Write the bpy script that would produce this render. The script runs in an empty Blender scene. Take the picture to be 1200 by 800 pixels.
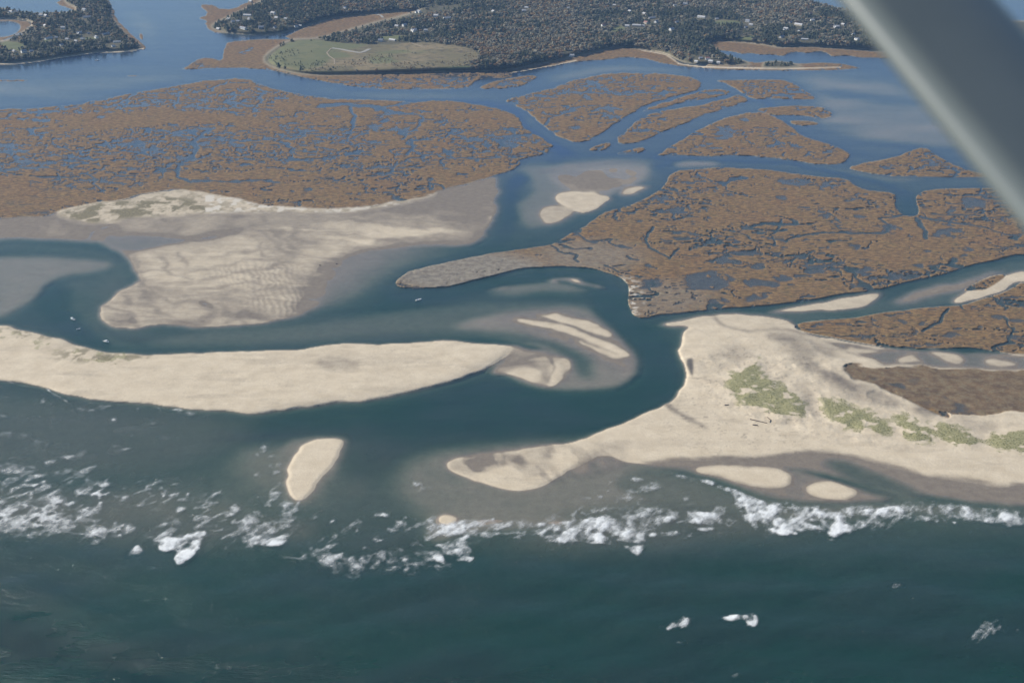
import bpy, math, time
import numpy as np
T0 = time.time()
rng = np.random.default_rng(7)
sc = bpy.context.scene
COL = sc.collection

# ------------------------------------------------------------------ camera
CAM_H, PITCH, F = 590.0, math.radians(22.5), 1666.7      # metres, below the horizon, focal length for a 1200 px wide frame
cam_d = bpy.data.cameras.new('camera'); cam = bpy.data.objects.new('camera', cam_d); COL.objects.link(cam)
cam.location = (0, 0, CAM_H); cam.rotation_euler = (math.pi/2-PITCH, 0, 0)
cam_d.lens = 50; cam_d.sensor_width = 36; cam_d.clip_start = .05; cam_d.clip_end = 200000
cam_d.dof.use_dof = True; cam_d.dof.focus_distance = 1600; cam_d.dof.aperture_fstop = 4.2
sc.camera = cam
cP, sP = math.cos(PITCH), math.sin(PITCH)

def ground(u, v, z=0.0):
    """photo pixel -> point of the horizontal plane at height z"""
    u = np.asarray(u, float); v = np.asarray(v, float)
    dx = (u-600)/F; dv = (400-v)/F
    dy = cP + dv*sP; dz = -sP + dv*cP
    t = (CAM_H-z)/(-dz)
    return dx*t, dy*t

# ------------------------------------------------------------------ survey grid (fine in front of the camera, coarse further out)
LX, RX = -2600., 3800.
ul = -30 - np.cumsum(1.0*1.085**np.arange(0, 66)); ul = ul[ul > LX][::-1]
ur = 1230 + np.cumsum(1.0*1.085**np.arange(0, 66)); ur = ur[ur < RX]
us = np.concatenate([ul, np.arange(-30, 1231, 1.0), ur])
vt = -12 - np.cumsum(1.0*1.03**np.arange(0, 73)); vt = vt[vt > -275][::-1]
vb = 812 + np.cumsum(1.0*1.09**np.arange(0, 60)); vb = vb[vb < 1900]
vs = np.concatenate([vt, np.arange(-12, 813, 1.0), vb])
NU, NV = len(us), len(vs)
U, V = np.meshgrid(us, vs)
GX, GY = ground(U, V)
print('grid', NU, NV)

# ------------------------------------------------------------------ noise
LAT = [np.random.default_rng(100+i).random((256, 256)).astype(np.float32) for i in range(24)]
def vnoise(x, y, s, seed):
    L = LAT[seed % 24]
    x = x/s + seed*17.3; y = y/s + seed*9.1
    ix = np.floor(x).astype(np.int64); iy = np.floor(y).astype(np.int64)
    fx = x-ix; fy = y-iy
    fx = fx*fx*(3-2*fx); fy = fy*fy*(3-2*fy)
    a = L[iy & 255, ix & 255]; b = L[iy & 255, (ix+1) & 255]
    c = L[(iy+1) & 255, ix & 255]; d = L[(iy+1) & 255, (ix+1) & 255]
    return (a*(1-fx)+b*fx)*(1-fy) + (c*(1-fx)+d*fx)*fy
def fbm(x, y, s, o=4, seed=0, g=.5):
    t = 0; a = 1; n = 0
    for k in range(o):
        t = t + a*vnoise(x, y, s/2**k, seed+k); n += a; a *= g
    return t/n
def sstep(x, a, b):
    t = np.clip((x-a)/(b-a), 0, 1); return t*t*(3-2*t)

# ------------------------------------------------------------------ raster helpers in survey space
def chaikin(p, n=1):
    p = np.array(p, float)
    for _ in range(n):
        q = np.roll(p, -1, 0)
        p = np.stack([.75*p+.25*q, .25*p+.75*q], 1).reshape(-1, 2)
    return p
def raster(pts, smooth=1):
    p = chaikin(pts, smooth) if smooth else np.array(pts, float)
    px = np.interp(p[:, 0], us, np.arange(NU)) + .5; py = np.interp(p[:, 1], vs, np.arange(NV)) + .5
    x0, y0 = px, py; x1, y1 = np.roll(px, -1), np.roll(py, -1)
    out = np.zeros((NV, NU+2), np.float32)
    for j in range(max(0, int(py.min())-1), min(NV, int(py.max())+2)):
        for sub in (.167, .5, .833):
            y = j+sub
            m = (y0 <= y) != (y1 <= y)
            if not m.any(): continue
            xs = np.sort(x0[m] + (y-y0[m])/(y1[m]-y0[m])*(x1[m]-x0[m]))
            for a, b in zip(xs[::2], xs[1::2]):
                a = min(max(a, 0), NU); b = min(max(b, 0), NU)
                ia, ib = int(a), int(b); row = out[j]
                if ia == ib: row[ia] += (b-a)/3
                else:
                    row[ia] += (ia+1-a)/3; row[ia+1:ib] += 1/3.; row[ib] += (b-ib)/3
    return np.clip(out[:, :NU], 0, 1)
def box1(a, r, ax):
    if r < .01: return a
    k = int(r); f = r-k
    n = a.shape[ax]
    pad = [(0, 0), (0, 0)]; pad[ax] = (k+2, k+1)
    c = np.cumsum(np.pad(a, pad, mode='edge').astype(np.float64), axis=ax)
    def sl(s):
        i = [slice(None)]*2; i[ax] = slice(s, s+n); return c[tuple(i)]
    inner = sl(2*k+2) - sl(1)               # 2k+1 samples
    outer = sl(2*k+3) - sl(0)               # 2k+3 samples
    return ((inner*(1-f) + outer*f)/((2*k+1)*(1-f) + (2*k+3)*f)).astype(np.float32)
def blur(a, r, ry=None):
    ry = r*.5 if ry is None else ry
    c = np.flatnonzero(a.any(0)); w = np.flatnonzero(a.any(1))
    if not len(c): return a
    mi, mj = int(2*r)+5, int(2*ry)+5
    s = (slice(max(0, w[0]-mj), w[-1]+mj+1), slice(max(0, c[0]-mi), c[-1]+mi+1))
    b = a[s]
    for _ in range(2): b = box1(box1(b, r, 1), ry, 0)
    out = np.zeros(a.shape, np.float32); out[s] = b
    return out
W1 = (fbm(GX, GY, 26, 3, 3)-.5); W2 = (fbm(GX, GY, 26, 3, 9)-.5)
FR = fbm(GX+GY*.25, GY*.7, 9, 4, 20, .6)
II, JJ = np.meshgrid(np.arange(NU, dtype=np.float32), np.arange(NV, dtype=np.float32))
def warp(m, ax=6, ay=3):
    c = np.flatnonzero(m.any(0)); w = np.flatnonzero(m.any(1))
    if not len(c): return m
    k = int(max(ax, ay))+2
    s = (slice(max(0, w[0]-k), w[-1]+k+1), slice(max(0, c[0]-k), c[-1]+k+1))
    x = np.clip(II[s]+W1[s]*ax, 0, NU-1.001); y = np.clip(JJ[s]+W2[s]*ay, 0, NV-1.001)
    i = x.astype(int); j = y.astype(int); fx = x-i; fy = y-j
    out = np.zeros(m.shape, np.float32)
    out[s] = (m[j, i]*(1-fx)+m[j, i+1]*fx)*(1-fy) + (m[j+1, i]*(1-fx)+m[j+1, i+1]*fx)*fy
    return out
def stroke(pts, w, soft=1.0, ky=2.0):
    """line of full width w px (may vary from point to point); vertical distances count ky-fold, as the ground is foreshortened"""
    p = np.array(pts, float); w = np.broadcast_to(np.array(w, float), len(p))
    mx = w.max()+soft*2+2
    i0 = max(0, np.searchsorted(us, p[:, 0].min()-mx)-1); i1 = min(NU, np.searchsorted(us, p[:, 0].max()+mx)+1)
    j0 = max(0, np.searchsorted(vs, p[:, 1].min()-mx)-1); j1 = min(NV, np.searchsorted(vs, p[:, 1].max()+mx)+1)
    out = np.zeros((NV, NU), np.float32)
    u = U[j0:j1, i0:i1]; v = V[j0:j1, i0:i1]*ky
    best = np.full(u.shape, -1e9)
    for k in range(len(p)-1):
        ax, ay, bx, by = p[k, 0], p[k, 1]*ky, p[k+1, 0], p[k+1, 1]*ky
        L = (bx-ax)**2+(by-ay)**2+1e-9
        t = np.clip(((u-ax)*(bx-ax)+(v-ay)*(by-ay))/L, 0, 1)
        d = np.hypot(u-ax-t*(bx-ax), v-ay-t*(by-ay))
        best = np.maximum(best, (w[k]*(1-t)+w[k+1]*t)/2 - d)
    out[j0:j1, i0:i1] = np.clip(best/soft+.5, 0, 1)
    return out
def blob(x, y, rx, ry, soft=.35):
    d = np.hypot((U-x)/rx, (V-y)/ry)
    return np.clip((1-d)/soft+.5, 0, 1).astype(np.float32)
def put(A, m, val, s=1.0):
    A += (val-A)*(m*s)

L, R = LX, RX
# ------------------------------------------------------------------ 1 sea bed
H = np.interp(V, [-280, 0, 240, 300, 430, 480, 540, 585, 640, 700, 760, 830, 1900],
              [-3, -1.6, -1.5, -2.2, -2.6, -2.6, -1.9, -1.5, -2.3, -3.3, -4.6, -6, -12]).astype(np.float32)
H += (fbm(GX, GY*1.4, 160, 3, 5)-.5)*1.1*sstep(V, 500, 640)
put(H, blur(raster([(L, 725), (0, 715), (60, 730), (130, 765), (200, 800), (260, 860), (300, 1000), (L, 1000)]), 40, 26), -9)
put(H, blur(raster([(L, 470), (0, 462), (60, 462), (130, 478), (200, 484), (300, 492), (430, 478), (440, 500), (380, 512), (230, 530), (150, 540), (60, 545), (0, 520), (L, 520)]), 14, 6), -2.0)
put(H, blur(raster([(230, 515), (300, 500), (420, 486), (520, 462), (560, 446), (640, 462), (720, 465), (790, 470), (740, 486), (660, 512), (560, 520), (470, 525), (430, 560), (330, 520)]), 14, 7), -4.5)
# turbid shallow bank around the oval bar and outer bars
put(H, blur(raster([(270, 520), (345, 512), (400, 508), (415, 520), (395, 560), (375, 590), (335, 600), (290, 580), (262, 550)]), 16, 10), -.5)
put(H, blur(raster([(330, 515), (365, 508), (410, 509), (412, 522), (390, 560), (362, 590), (334, 590), (325, 550)]), 5, 3), -.25)
put(H, blur(raster([(470, 535), (520, 520), (640, 508), (720, 520), (800, 545), (780, 590), (700, 600), (600, 620), (500, 625), (490, 600), (455, 570)]), 16, 9), -.32)
put(H, blur(raster([(215, 560), (330, 585), (330, 615), (230, 615)]), 25, 14), -1.0)
put(H, blur(raster([(495, 612), (520, 598), (560, 604), (640, 600), (700, 612), (640, 622), (560, 622), (520, 638), (495, 634)]), 8, 4), -.22)
put(H, blur(raster([(840, 575), (900, 592), (960, 590), (1060, 585), (1200, 595), (1300, 600), (1300, 612), (1200, 606), (1060, 604), (950, 614), (880, 606)]), 14, 5), -.55)
# upper lagoon: shoals and channels
put(H, blur(raster([(L, 97), (0, 97), (60, 96), (130, 92), (200, 85), (230, 86), (160, 100), (100, 112), (0, 117), (L, 117)]), 16, 5), -.55)
put(H, blur(raster([(930, 84), (1010, 90), (1060, 100), (1100, 120), (1400, 140), (1400, 180), (1100, 170), (1020, 180), (1000, 160), (950, 145), (960, 120), (950, 100)]), 14, 6), -.32)
put(H, blur(raster([(960, 103), (1040, 112), (1100, 118), (1100, 122), (1030, 120), (960, 112)]), 8, 2), -1.4)
put(H, blur(raster([(940, 152), (1000, 162), (1080, 168), (1100, 175), (1030, 176), (950, 160)]), 8, 2), -1.5)
put(H, blur(raster([(360, 100), (420, 108), (520, 112), (600, 110), (540, 116), (440, 115), (370, 106)]), 9, 2.5), -.5)
put(H, blur(raster([(640, 90), (690, 80), (760, 78), (820, 84), (800, 88), (740, 83), (690, 88), (650, 98)]), 8, 2), -.45)
put(H, blur(raster([(900, 193), (960, 197), (1010, 206), (1050, 214), (1090, 210), (1050, 206), (1000, 200), (930, 192)]), 5, 1.5), -.35)
put(H, blur(raster([(150, 10), (180, 22), (180, 60), (165, 40), (150, 25)]), 8, 6), -.7)
# deep main channels
put(H, blur(stroke([(480, 120), (560, 120), (600, 128), (612, 150), (640, 168), (665, 180), (640, 195), (610, 208), (597, 225), (594, 255), (585, 283), (545, 298), (500, 313), (460, 335), (450, 350)], [8, 8, 8, 9, 12, 16, 16, 14, 16, 20, 22, 18, 14, 10, 8], 4), 4, 2), -3.2)
put(H, blur(raster([(470, 336), (530, 341), (600, 324), (650, 319), (700, 322), (728, 335), (730, 362), (750, 380), (775, 392), (792, 420), (797, 450), (775, 470), (740, 482), (690, 474), (720, 462), (752, 440), (752, 425), (735, 400), (715, 385), (700, 362), (690, 345), (660, 330), (600, 332), (560, 342), (500, 360), (430, 368)]), 4, 2.5), -4.2)
put(H, blur(raster([(230, 385), (300, 382), (400, 372), (470, 362), (560, 352), (690, 352), (700, 365), (640, 360), (560, 372), (500, 385), (420, 396), (320, 404), (220, 408), (150, 405)]), 9, 4), -.95)
put(H, blur(raster([(L, 283), (0, 285), (60, 286), (100, 290), (140, 300), (158, 320), (140, 335), (122, 350), (112, 368), (122, 388), (150, 400), (180, 410), (120, 405), (85, 380), (62, 340), (80, 328), (120, 322), (140, 308), (100, 298), (0, 294), (L, 294)]), 5, 2.5), -1.3)
put(H, blur(raster([(55, 325), (75, 335), (76, 362), (95, 385), (130, 408), (95, 402), (60, 380), (40, 352)]), 8, 5), -4.5)
put(H, blur(stroke([(640, 186), (700, 181), (760, 184), (800, 186), (760, 200), (730, 222), (705, 243), (650, 275), (590, 292)], [6, 7, 8, 6, 12, 10, 10, 12, 12], 3), 3, 1.5), -2.4)
put(H, blur(stroke([(800, 186), (870, 188), (930, 192), (985, 203), (1035, 216), (1062, 228), (1066, 250)], [5, 6, 8, 8, 9, 18, 16], 3), 3, 1), -2.6)
put(H, blur(stroke([(770, 185), (820, 165), (870, 142), (905, 126), (880, 108)], [12, 11, 9, 7, 5], 3), 3, 1), -2.4)
H += (fbm(GX*.45, GY, 55, 4, 8)-.5)*1.5*sstep(V, 240, 190)*sstep(-H, .1, .5)*sstep(-H, 2.2, 1.2)
# submerged shoals
put(H, blur(raster([(L, 297), (0, 299), (40, 298), (95, 301), (136, 306), (135, 314), (110, 321), (80, 324), (60, 332), (40, 355), (0, 378), (L, 378)]), 4, 2.5), -.22)
put(H, blur(raster([(430, 296), (520, 290), (548, 293), (490, 306), (455, 322), (430, 345), (400, 360), (330, 374), (330, 340), (380, 310)]), 12, 6), -.32)
put(H, blur(raster([(400, 372), (500, 370), (600, 378), (560, 392), (470, 392)]), 12, 5), -.9)
put(H, blur(raster([(560, 345), (620, 328), (660, 328), (700, 340), (690, 346), (640, 342), (600, 348)]), 6, 3), -.38)
put(H, blur(raster([(520, 385), (570, 366), (640, 358), (690, 358), (705, 372), (735, 398), (752, 425), (746, 444), (720, 456), (680, 460), (620, 456), (590, 442), (600, 424), (640, 412), (600, 398), (560, 392)]), 4, 2.4), -.14)
put(H, blur(stroke([(520, 390), (580, 393), (640, 400), (680, 420), (690, 440)], [12, 12, 14, 18, 10], 4), 6, 3), -1.2)
put(H, blur(raster([(600, 196), (650, 188), (750, 184), (765, 192), (770, 205), (720, 232), (650, 265), (610, 268), (605, 240), (625, 225), (618, 205)]), 5, 3), -.35)
put(H, blur(raster([(640, 203), (690, 195), (750, 192), (768, 202), (730, 226), (670, 228), (652, 216)]), 4, 2), -.02)
# ------------------------------------------------------------------ 2 sand
wet = np.zeros((NV, NU), np.float32)
sand_id = np.zeros((NV, NU), np.int8)          # 1 flat, 2 spit, 3 bar, 4 beach, 5 inner dunes
def sand(pts, h, bl, wv=0., sid=0, s=1., by=None, sm=2):
    m = raster(pts, sm); m = warp(m, 5, 2.4)
    if sid: sand_id[m > .3] = sid
    m = blur(m, bl*1.25, by)
    m = np.clip(m + (FR-.5)*1.5*m*(1-m)*(1.6 if sid == 3 else 1.1), 0, 1)
    put(H, m, h, s); put(wet, m, wv, s)
    return m
# wet flats behind the marsh
sand([(L, 253), (0, 255), (60, 250), (110, 240), (200, 222), (300, 238), (420, 240), (520, 222), (591, 200), (584, 225), (586, 250), (575, 270), (560, 290), (500, 288), (420, 298), (380, 330), (300, 376), (160, 330), (150, 298), (110, 284), (60, 281), (0, 281), (L, 280)], .16, 1.6, .85, 1)
sand([(130, 258), (200, 252), (300, 252), (400, 250), (400, 256), (320, 262), (250, 272), (200, 274), (140, 274)], .22, 6, .68)
put(H, blur(raster([(112, 278), (160, 275), (215, 279), (290, 273), (330, 264), (330, 267), (270, 280), (190, 290), (150, 295)]), 3, 1.5), -.12)
put(H, blur(stroke([(131, 258), (127, 265), (108, 272), (102, 281)], 4, 2), 1, .6), -.15)
# big rippled flat
S1 = sand([(152, 298), (190, 290), (240, 284), (275, 276), (310, 266), (370, 258), (430, 252), (490, 253), (540, 262), (556, 272), (540, 278), (480, 281), (430, 290), (405, 301), (390, 318), (385, 340), (370, 362), (350, 373), (322, 378), (262, 384), (232, 384), (200, 381), (172, 384), (150, 388), (124, 384), (115, 372), (118, 359), (132, 346), (148, 337), (164, 330), (160, 312)], .55, 2.2, .42, 1)
S1_ = S1
for p, w in (([(164, 332), (172, 346), (190, 352), (176, 357), (160, 346)], .7), ([(120, 372), (150, 366), (170, 376), (140, 386)], .7), ([(190, 378), (225, 374), (250, 380), (220, 384)], .8),
             ([(280, 362), (300, 366), (318, 374), (296, 374), (276, 372)], .8), ([(235, 368), (250, 360), (240, 352), (225, 356), (246, 362)], .65),
             ([(356, 330), (384, 300), (420, 294), (470, 288), (540, 288), (480, 296), (440, 308), (400, 340), (360, 370), (330, 374)], .9)):
    m = blur(raster(p, 2), 3, 1.5) if w < .9 else blur(raster(p, 2), 9, 4); put(wet, m, w); put(H, m, .16 if w < .9 else -.08)
m = blur(raster([(395, 292), (430, 272), (480, 265), (540, 270), (555, 274), (500, 275), (440, 283)], 2), 3, 1.2); put(wet, m, .05); put(H, m, .8)
m = blur(raster([(330, 320), (370, 285), (420, 268), (470, 258), (540, 266), (470, 272), (410, 284), (372, 310)], 2), 8, 3); put(wet, m, .15, .7)
m = blur(stroke([(588, 204), (582, 228), (583, 248), (573, 270), (562, 286)], [3, 5, 6, 6, 4], 2), 1.6, 1); put(wet, m, .15)
m = blur(raster([(150, 299), (163, 300), (170, 340), (300, 350), (330, 300), (310, 275), (240, 287)], 2), 8, 4); put(wet, m, .22, .8)
# ribs and megaripples of the flat
rib = fbm(GX+GY*.35, GY*3.2-GX*.5, 55, 3, 11)-.5
rib2 = np.sin((GY+GX*.16)/7.5 + fbm(GX, GY, 90, 2, 4)*9)
SLN = np.zeros_like(H)
for pts, w_ in (([(157, 299), (165, 308), (164, 320), (170, 335), (186, 350), (206, 355)], 4), ([(185, 300), (192, 312), (200, 321), (226, 327)], 4), ([(205, 296), (214, 306), (222, 314)], 3), ([(170, 337), (212, 340), (260, 338), (302, 329)], 3), ([(212, 331), (250, 327), (302, 318), (340, 306)], 3), ([(200, 322), (250, 315), (310, 305)], 2.4),
               ([(203, 359), (226, 352), (246, 356), (252, 366), (236, 378)], 5), ([(232, 351), (256, 356), (274, 370), (284, 377)], 4), ([(145, 350), (176, 357), (202, 371)], 4), ([(125, 360), (150, 367), (166, 382)], 5), ([(305, 271), (326, 285), (346, 300)], 4), ([(292, 276), (306, 290), (318, 304)], 3), ([(345, 266), (352, 278), (372, 287)], 4), ([(320, 268), (336, 280), (352, 296)], 3),
               ([(300, 340), (350, 330), (375, 312)], 2.4), ([(260, 348), (310, 346), (350, 342)], 2.4), ([(250, 302), (300, 292), (330, 288)], 2.6), ([(170, 345), (210, 347), (250, 345), (300, 339)], 2.4), ([(262, 377), (290, 370), (330, 376)], 4), ([(300, 263), (380, 258), (450, 255), (530, 259), (556, 269)], 6), ([(440, 284), (480, 279), (545, 277)], 3.5)):
    m = blur(warp(stroke(pts, w_*1.7, 2.5), 10, 5), 1.6, 1.0)*S1; SLN = np.maximum(SLN, m); H -= m*.35
AR = GY*1.0 + GX*.10 + (GX+330)**2*.00055 + fbm(GX, GY, 200, 2, 4)*55      # gently curved streamlines over the flat
st1 = fbm(AR*1.0, GX*.10, 13, 4, 11, .6); st2 = fbm(AR, GX*.18+40, 34, 3, 15)
put_ = S1*(sstep(st1, .50, .66)*.5+sstep(st2, .5, .68)*.7); wet += put_*.34; H -= put_*.10
for per, ph in ((9.5, 3), (5.2, 9)):
    ln = np.abs(np.sin(AR/per + fbm(GX*.5, GY, 80, 3, ph)*7)); ln = 1-sstep(ln, .05, .5)
    wet += S1*ln*.16*sstep(fbm(GX, GY, 90, 2, ph+2), .42, .62); H += S1*(.5-ln)*.16
dune_ = S1*np.abs(np.sin(AR/11.+fbm(GX, GY, 70, 2, 1)*6)); H += dune_*.22*sstep(st2, .62, .4)
wet += S1*rib2*.10*sstep(fbm(GX, GY, 120, 2, 6), .45, .6)
for (x, y, rx, ry) in ((330, 352, 40, 16), (300, 322, 50, 14)):
    e = blob(x, y, rx, ry, .8); rip = np.sin((GX*.97+GY*.25)/1.15 + fbm(GX, GY, 30, 2, 8)*5)
    wet += e*S1*rip*.14; H += e*S1*rip*.05
put(wet, SLN, .88, .85)  # dark lines: wet troughs, with the ridges' shading painted in too
# left spit
SP = sand([(L, 376), (0, 379), (20, 384), (45, 391), (80, 400), (100, 407), (125, 413), (152, 415.5), (185, 415), (230, 412), (300, 411), (330, 410), (360, 407), (395, 403), (410, 401.5), (450, 402), (480, 400), (510, 398.5), (545, 398.5), (562, 402), (600, 402), (616, 407), (600, 414), (580, 426), (563, 436), (540, 444), (510, 453), (470, 462), (430, 469), (370, 477), (320, 483), (290, 485), (240, 482), (180, 474), (120, 470), (80, 465), (55, 456), (30, 450), (0, 445), (L, 440)], .55, 1.0, 0, 2, by=.8)
H += SP*sstep(blur(SP, 18, 8), .45, 1)*(1.2+1.6*fbm(GX, GY, 60, 3, 2))
# bars at the tip of the spit
m = blur(warp(raster([(585, 374), (615, 366), (660, 364), (700, 376), (732, 396), (748, 418), (742, 432), (715, 428), (680, 410), (640, 396), (600, 384)], 2), 10, 5), 7, 3.5); put(H, m, .03, .9); put(wet, m, .6)
for p, h, w in (([(600, 402), (616, 407), (626, 411), (645, 417), (668, 423), (675, 431), (662, 441), (650, 450), (644, 456), (628, 451), (612, 443), (590, 440), (566, 438), (586, 425)], .16, .38),
             ([(586, 438), (612, 430), (628, 434), (631, 446), (622, 449), (600, 440)], .4, .12),
             ([(640, 430), (655, 425), (664, 432), (655, 442), (647, 454), (640, 450), (645, 440)], .4, .15),
             ([(616, 418), (640, 419), (655, 424), (640, 428), (620, 426)], .25, .4),
             ([(655, 418), (670, 424), (674, 432), (666, 434)], .3, .3),
             ([(600, 374), (622, 373), (650, 377), (680, 385), (705, 394), (725, 404), (738, 414), (730, 417), (700, 406), (672, 394), (640, 383), (605, 377)], .4, .08),
             ([(630, 368), (650, 366), (662, 370), (688, 374), (705, 383), (722, 392), (716, 395), (690, 388), (665, 380), (645, 373)], .38, .12),
             ([(672, 396), (692, 401), (712, 409), (734, 417), (722, 418), (700, 411)], .35, .12),
             ([(637, 327), (652, 324), (668, 323), (684, 327), (700, 333), (713, 339), (704, 340), (684, 333), (662, 328), (652, 328), (655, 333), (648, 331)], .4, .1),
             ([(560, 342), (584, 335), (615, 337), (584, 340)], .1, .45),
             ([(648, 233), (652, 227), (670, 224.5), (700, 227), (719, 231), (714, 238), (700, 246), (686, 252), (676, 248), (662, 241)], .6, .2),
             ([(634, 246), (646, 239), (660, 242), (673, 247), (664, 256), (646, 265), (636, 262), (632, 252)], .35, .5),
             ([(726, 230), (736, 221), (750, 217), (763, 218), (752, 226), (738, 232)], .35, .35),
             ([(650, 204), (690, 200), (720, 212), (730, 220), (700, 222), (665, 216)], .06, .85),
             ([(625, 204), (650, 195), (690, 190), (720, 186.5), (756, 187.5), (720, 189), (690, 193), (655, 199)], .06, .5),
             ([(785, 196), (800, 189), (830, 188), (850, 193), (830, 196)], .12, .6)):
    sand(p, h, 1.3 if h > .2 else 2.2, w, 3, by=.7)
# oval bar, speck bars
sand([(404, 515.5), (396, 513.5), (382, 513), (368, 515), (355, 520), (347, 530), (340, 545), (336, 560), (335, 572), (341, 582), (350, 585), (360, 581), (370, 570), (380, 555), (392, 538), (402, 524)], .9, 1.2, 0, 3, by=.8)
sand([(512, 607), (518, 602), (528, 601), (539, 606), (537, 612), (525, 615), (514, 612)], .6, 1.1, 0, 3, by=.8)
# eastern beach
EB = sand([(796, 405), (799, 392), (806, 384), (818, 377), (850, 370), (900, 372), (930, 378), (945, 390), (980, 396), (1030, 405), (1060, 410), (1200, 415), (R, 420), (R, 600), (1200, 580), (1150, 572), (1100, 566), (1060, 566), (1030, 560), (1000, 556), (960, 548), (935, 545), (900, 545), (860, 543), (810, 546), (770, 545), (735, 541), (704, 530), (690, 540), (665, 552), (645, 565), (622, 573), (604, 574), (575, 567), (552, 559), (530, 553), (522, 543), (545, 534), (590, 528), (640, 523), (672, 517), (700, 506), (735, 492), (757, 481), (776, 476), (791, 467), (799, 454), (802, 440), (801, 428), (796, 418)], .75, 1.2, 0, 4, by=.8)
hi = blur(raster([(800, 400), (815, 380), (900, 380), (960, 410), (1040, 440), (1200, 490), (R, 480), (R, 540), (1200, 552), (1100, 545), (1000, 522), (900, 498), (850, 480), (815, 455)]), 14, 7)
H += EB*hi*1.6
m = blur(raster([(516, 548), (540, 534), (590, 528), (640, 522), (655, 525), (650, 545), (630, 560), (600, 555), (560, 558)]), 5, 3); put(wet, m, .30); put(H, m, .25)
feather = sstep(fbm(GX+GY*.3, GY*.35, 14, 3, 13), .45, .6)
m2 = blur(raster([(516, 548), (540, 532), (590, 526), (640, 520), (700, 520), (700, 560), (640, 565), (620, 560), (560, 558)]), 8, 4)*feather; wet += m2*.4; H -= m2*.12
m = blur(raster([(549, 559), (575, 551), (604, 543), (612, 556), (621, 573), (600, 574), (575, 567)], 1), 1.6, 1); put(wet, m, 0); put(H, m, .6)
m = blur(raster([(698, 520), (732, 516), (740, 528), (735, 545), (690, 552), (660, 560), (690, 535)], 2), 4, 2.5); m = m*np.clip(.35+sstep(fbm(GX+GY*.3, GY*.5, 16, 3, 2), .35, .6)*.8, 0, 1); put(wet, m, .9); put(H, m, .03)
# water off the beach, swash bars, runnels
put(H, blur(raster([(735, 548), (800, 552), (840, 566), (890, 582), (930, 590), (900, 600), (800, 590), (720, 575)]), 4, 2), -.9)
sand([(760, 540), (800, 544), (930, 548), (1010, 566), (1080, 580), (1140, 588), (1200, 596), (R, 620), (R, 560), (1200, 571), (1100, 558), (1000, 532), (950, 528), (860, 535)], .13, 2.2, .88, 4)
m = blur(raster([(735, 540), (800, 551), (840, 562), (900, 584), (960, 590), (1060, 586), (1010, 574), (940, 550), (860, 540)]), 2, 1); put(H, m, .12, .9); put(wet, m, .85)
for p in ([(806, 550), (830, 547), (880, 547), (910, 549), (926, 553), (933, 563), (920, 571), (892, 573), (860, 566), (832, 557)], [(942, 574), (952, 565), (974, 561), (990, 567), (1008, 578), (1000, 583), (975, 585), (950, 581)]):
    sand(p, .5, 2.0, .02, 4)
put(H, blur(raster([(960, 538), (990, 540), (1015, 550), (1045, 562), (1075, 574), (1082, 585), (1050, 587), (1012, 574), (988, 556)]), 6, 2.5), -.7)
put(wet, blur(raster([(952, 530), (985, 533), (1012, 542), (1060, 560), (1040, 566), (960, 552)]), 5, 2.5), .9)
m = blur(raster([(1080, 562), (1120, 558), (1200, 572), (R, 600), (R, 640), (1200, 592), (1130, 584), (1085, 576)]), 5, 2); put(wet, m, .75, .9)
m = blur(stroke([(783, 472), (793, 482), (810, 492), (824, 502)], [5, 8, 8, 3], 2), 2, 1); put(wet, m, .75)
# creek flats in the east: sand and shallow water
put(H, blur(raster([(778, 372), (830, 366), (900, 364), (960, 368), (1010, 366), (1040, 350), (1090, 330), (1140, 316), (1200, 303), (R, 290), (R, 330), (1200, 330), (1160, 350), (1110, 358), (1020, 368), (930, 380), (850, 372), (800, 378)]), 2, 1), -1.1)
sand([(893, 364), (930, 357), (985, 349), (1035, 339), (1033, 346), (1024, 361), (960, 366), (910, 366)], .4, 1.6, .2, 4)
sand([(1040, 352), (1080, 338), (1130, 328), (1178, 313), (1180, 318), (1130, 340), (1095, 350), (1050, 358)], .15, 3, .55, 4)
sand([(1110, 357), (1130, 340), (1170, 322), (1210, 314), (R, 305), (R, 320), (1200, 326), (1175, 344), (1150, 350), (1130, 358)], .45, 1.8, .15, 4)
sand([(762, 379), (800, 373), (830, 369), (870, 366), (915, 372), (932, 378), (918, 386), (880, 386), (845, 381), (800, 384), (768, 381)], .45, 1.2, .1, 4)
m = blur(stroke([(838, 372), (850, 381), (880, 386), (925, 387), (960, 395)], [3, 4, 4, 5, 6], 2), 1.2, .7); put(wet, m, .8); put(H, m, .08)
m = blur(raster([(945, 396), (990, 402), (1060, 413), (1120, 411), (1200, 418), (R, 425), (R, 436), (1200, 434), (1100, 430), (1010, 426), (985, 420), (960, 408)], 1), 2.5, 1.2); put(H, m, -.16); put(wet, m, .9)
for p in ([(1086, 411), (1126, 411), (1132, 428), (1112, 427), (1100, 418)], [(1040, 425), (1064, 414), (1080, 420), (1090, 428)], [(985, 405), (1030, 410), (1040, 414), (1000, 416)], [(1150, 418), (1180, 421), (1200, 430), (1160, 429)]):
    sand(p, .25, 1.5, .25, 4)
sand([(955, 392), (985, 410), (1030, 424), (1040, 431), (1000, 428), (965, 412), (950, 398)], .7, 1.2, .12, 4)
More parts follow.
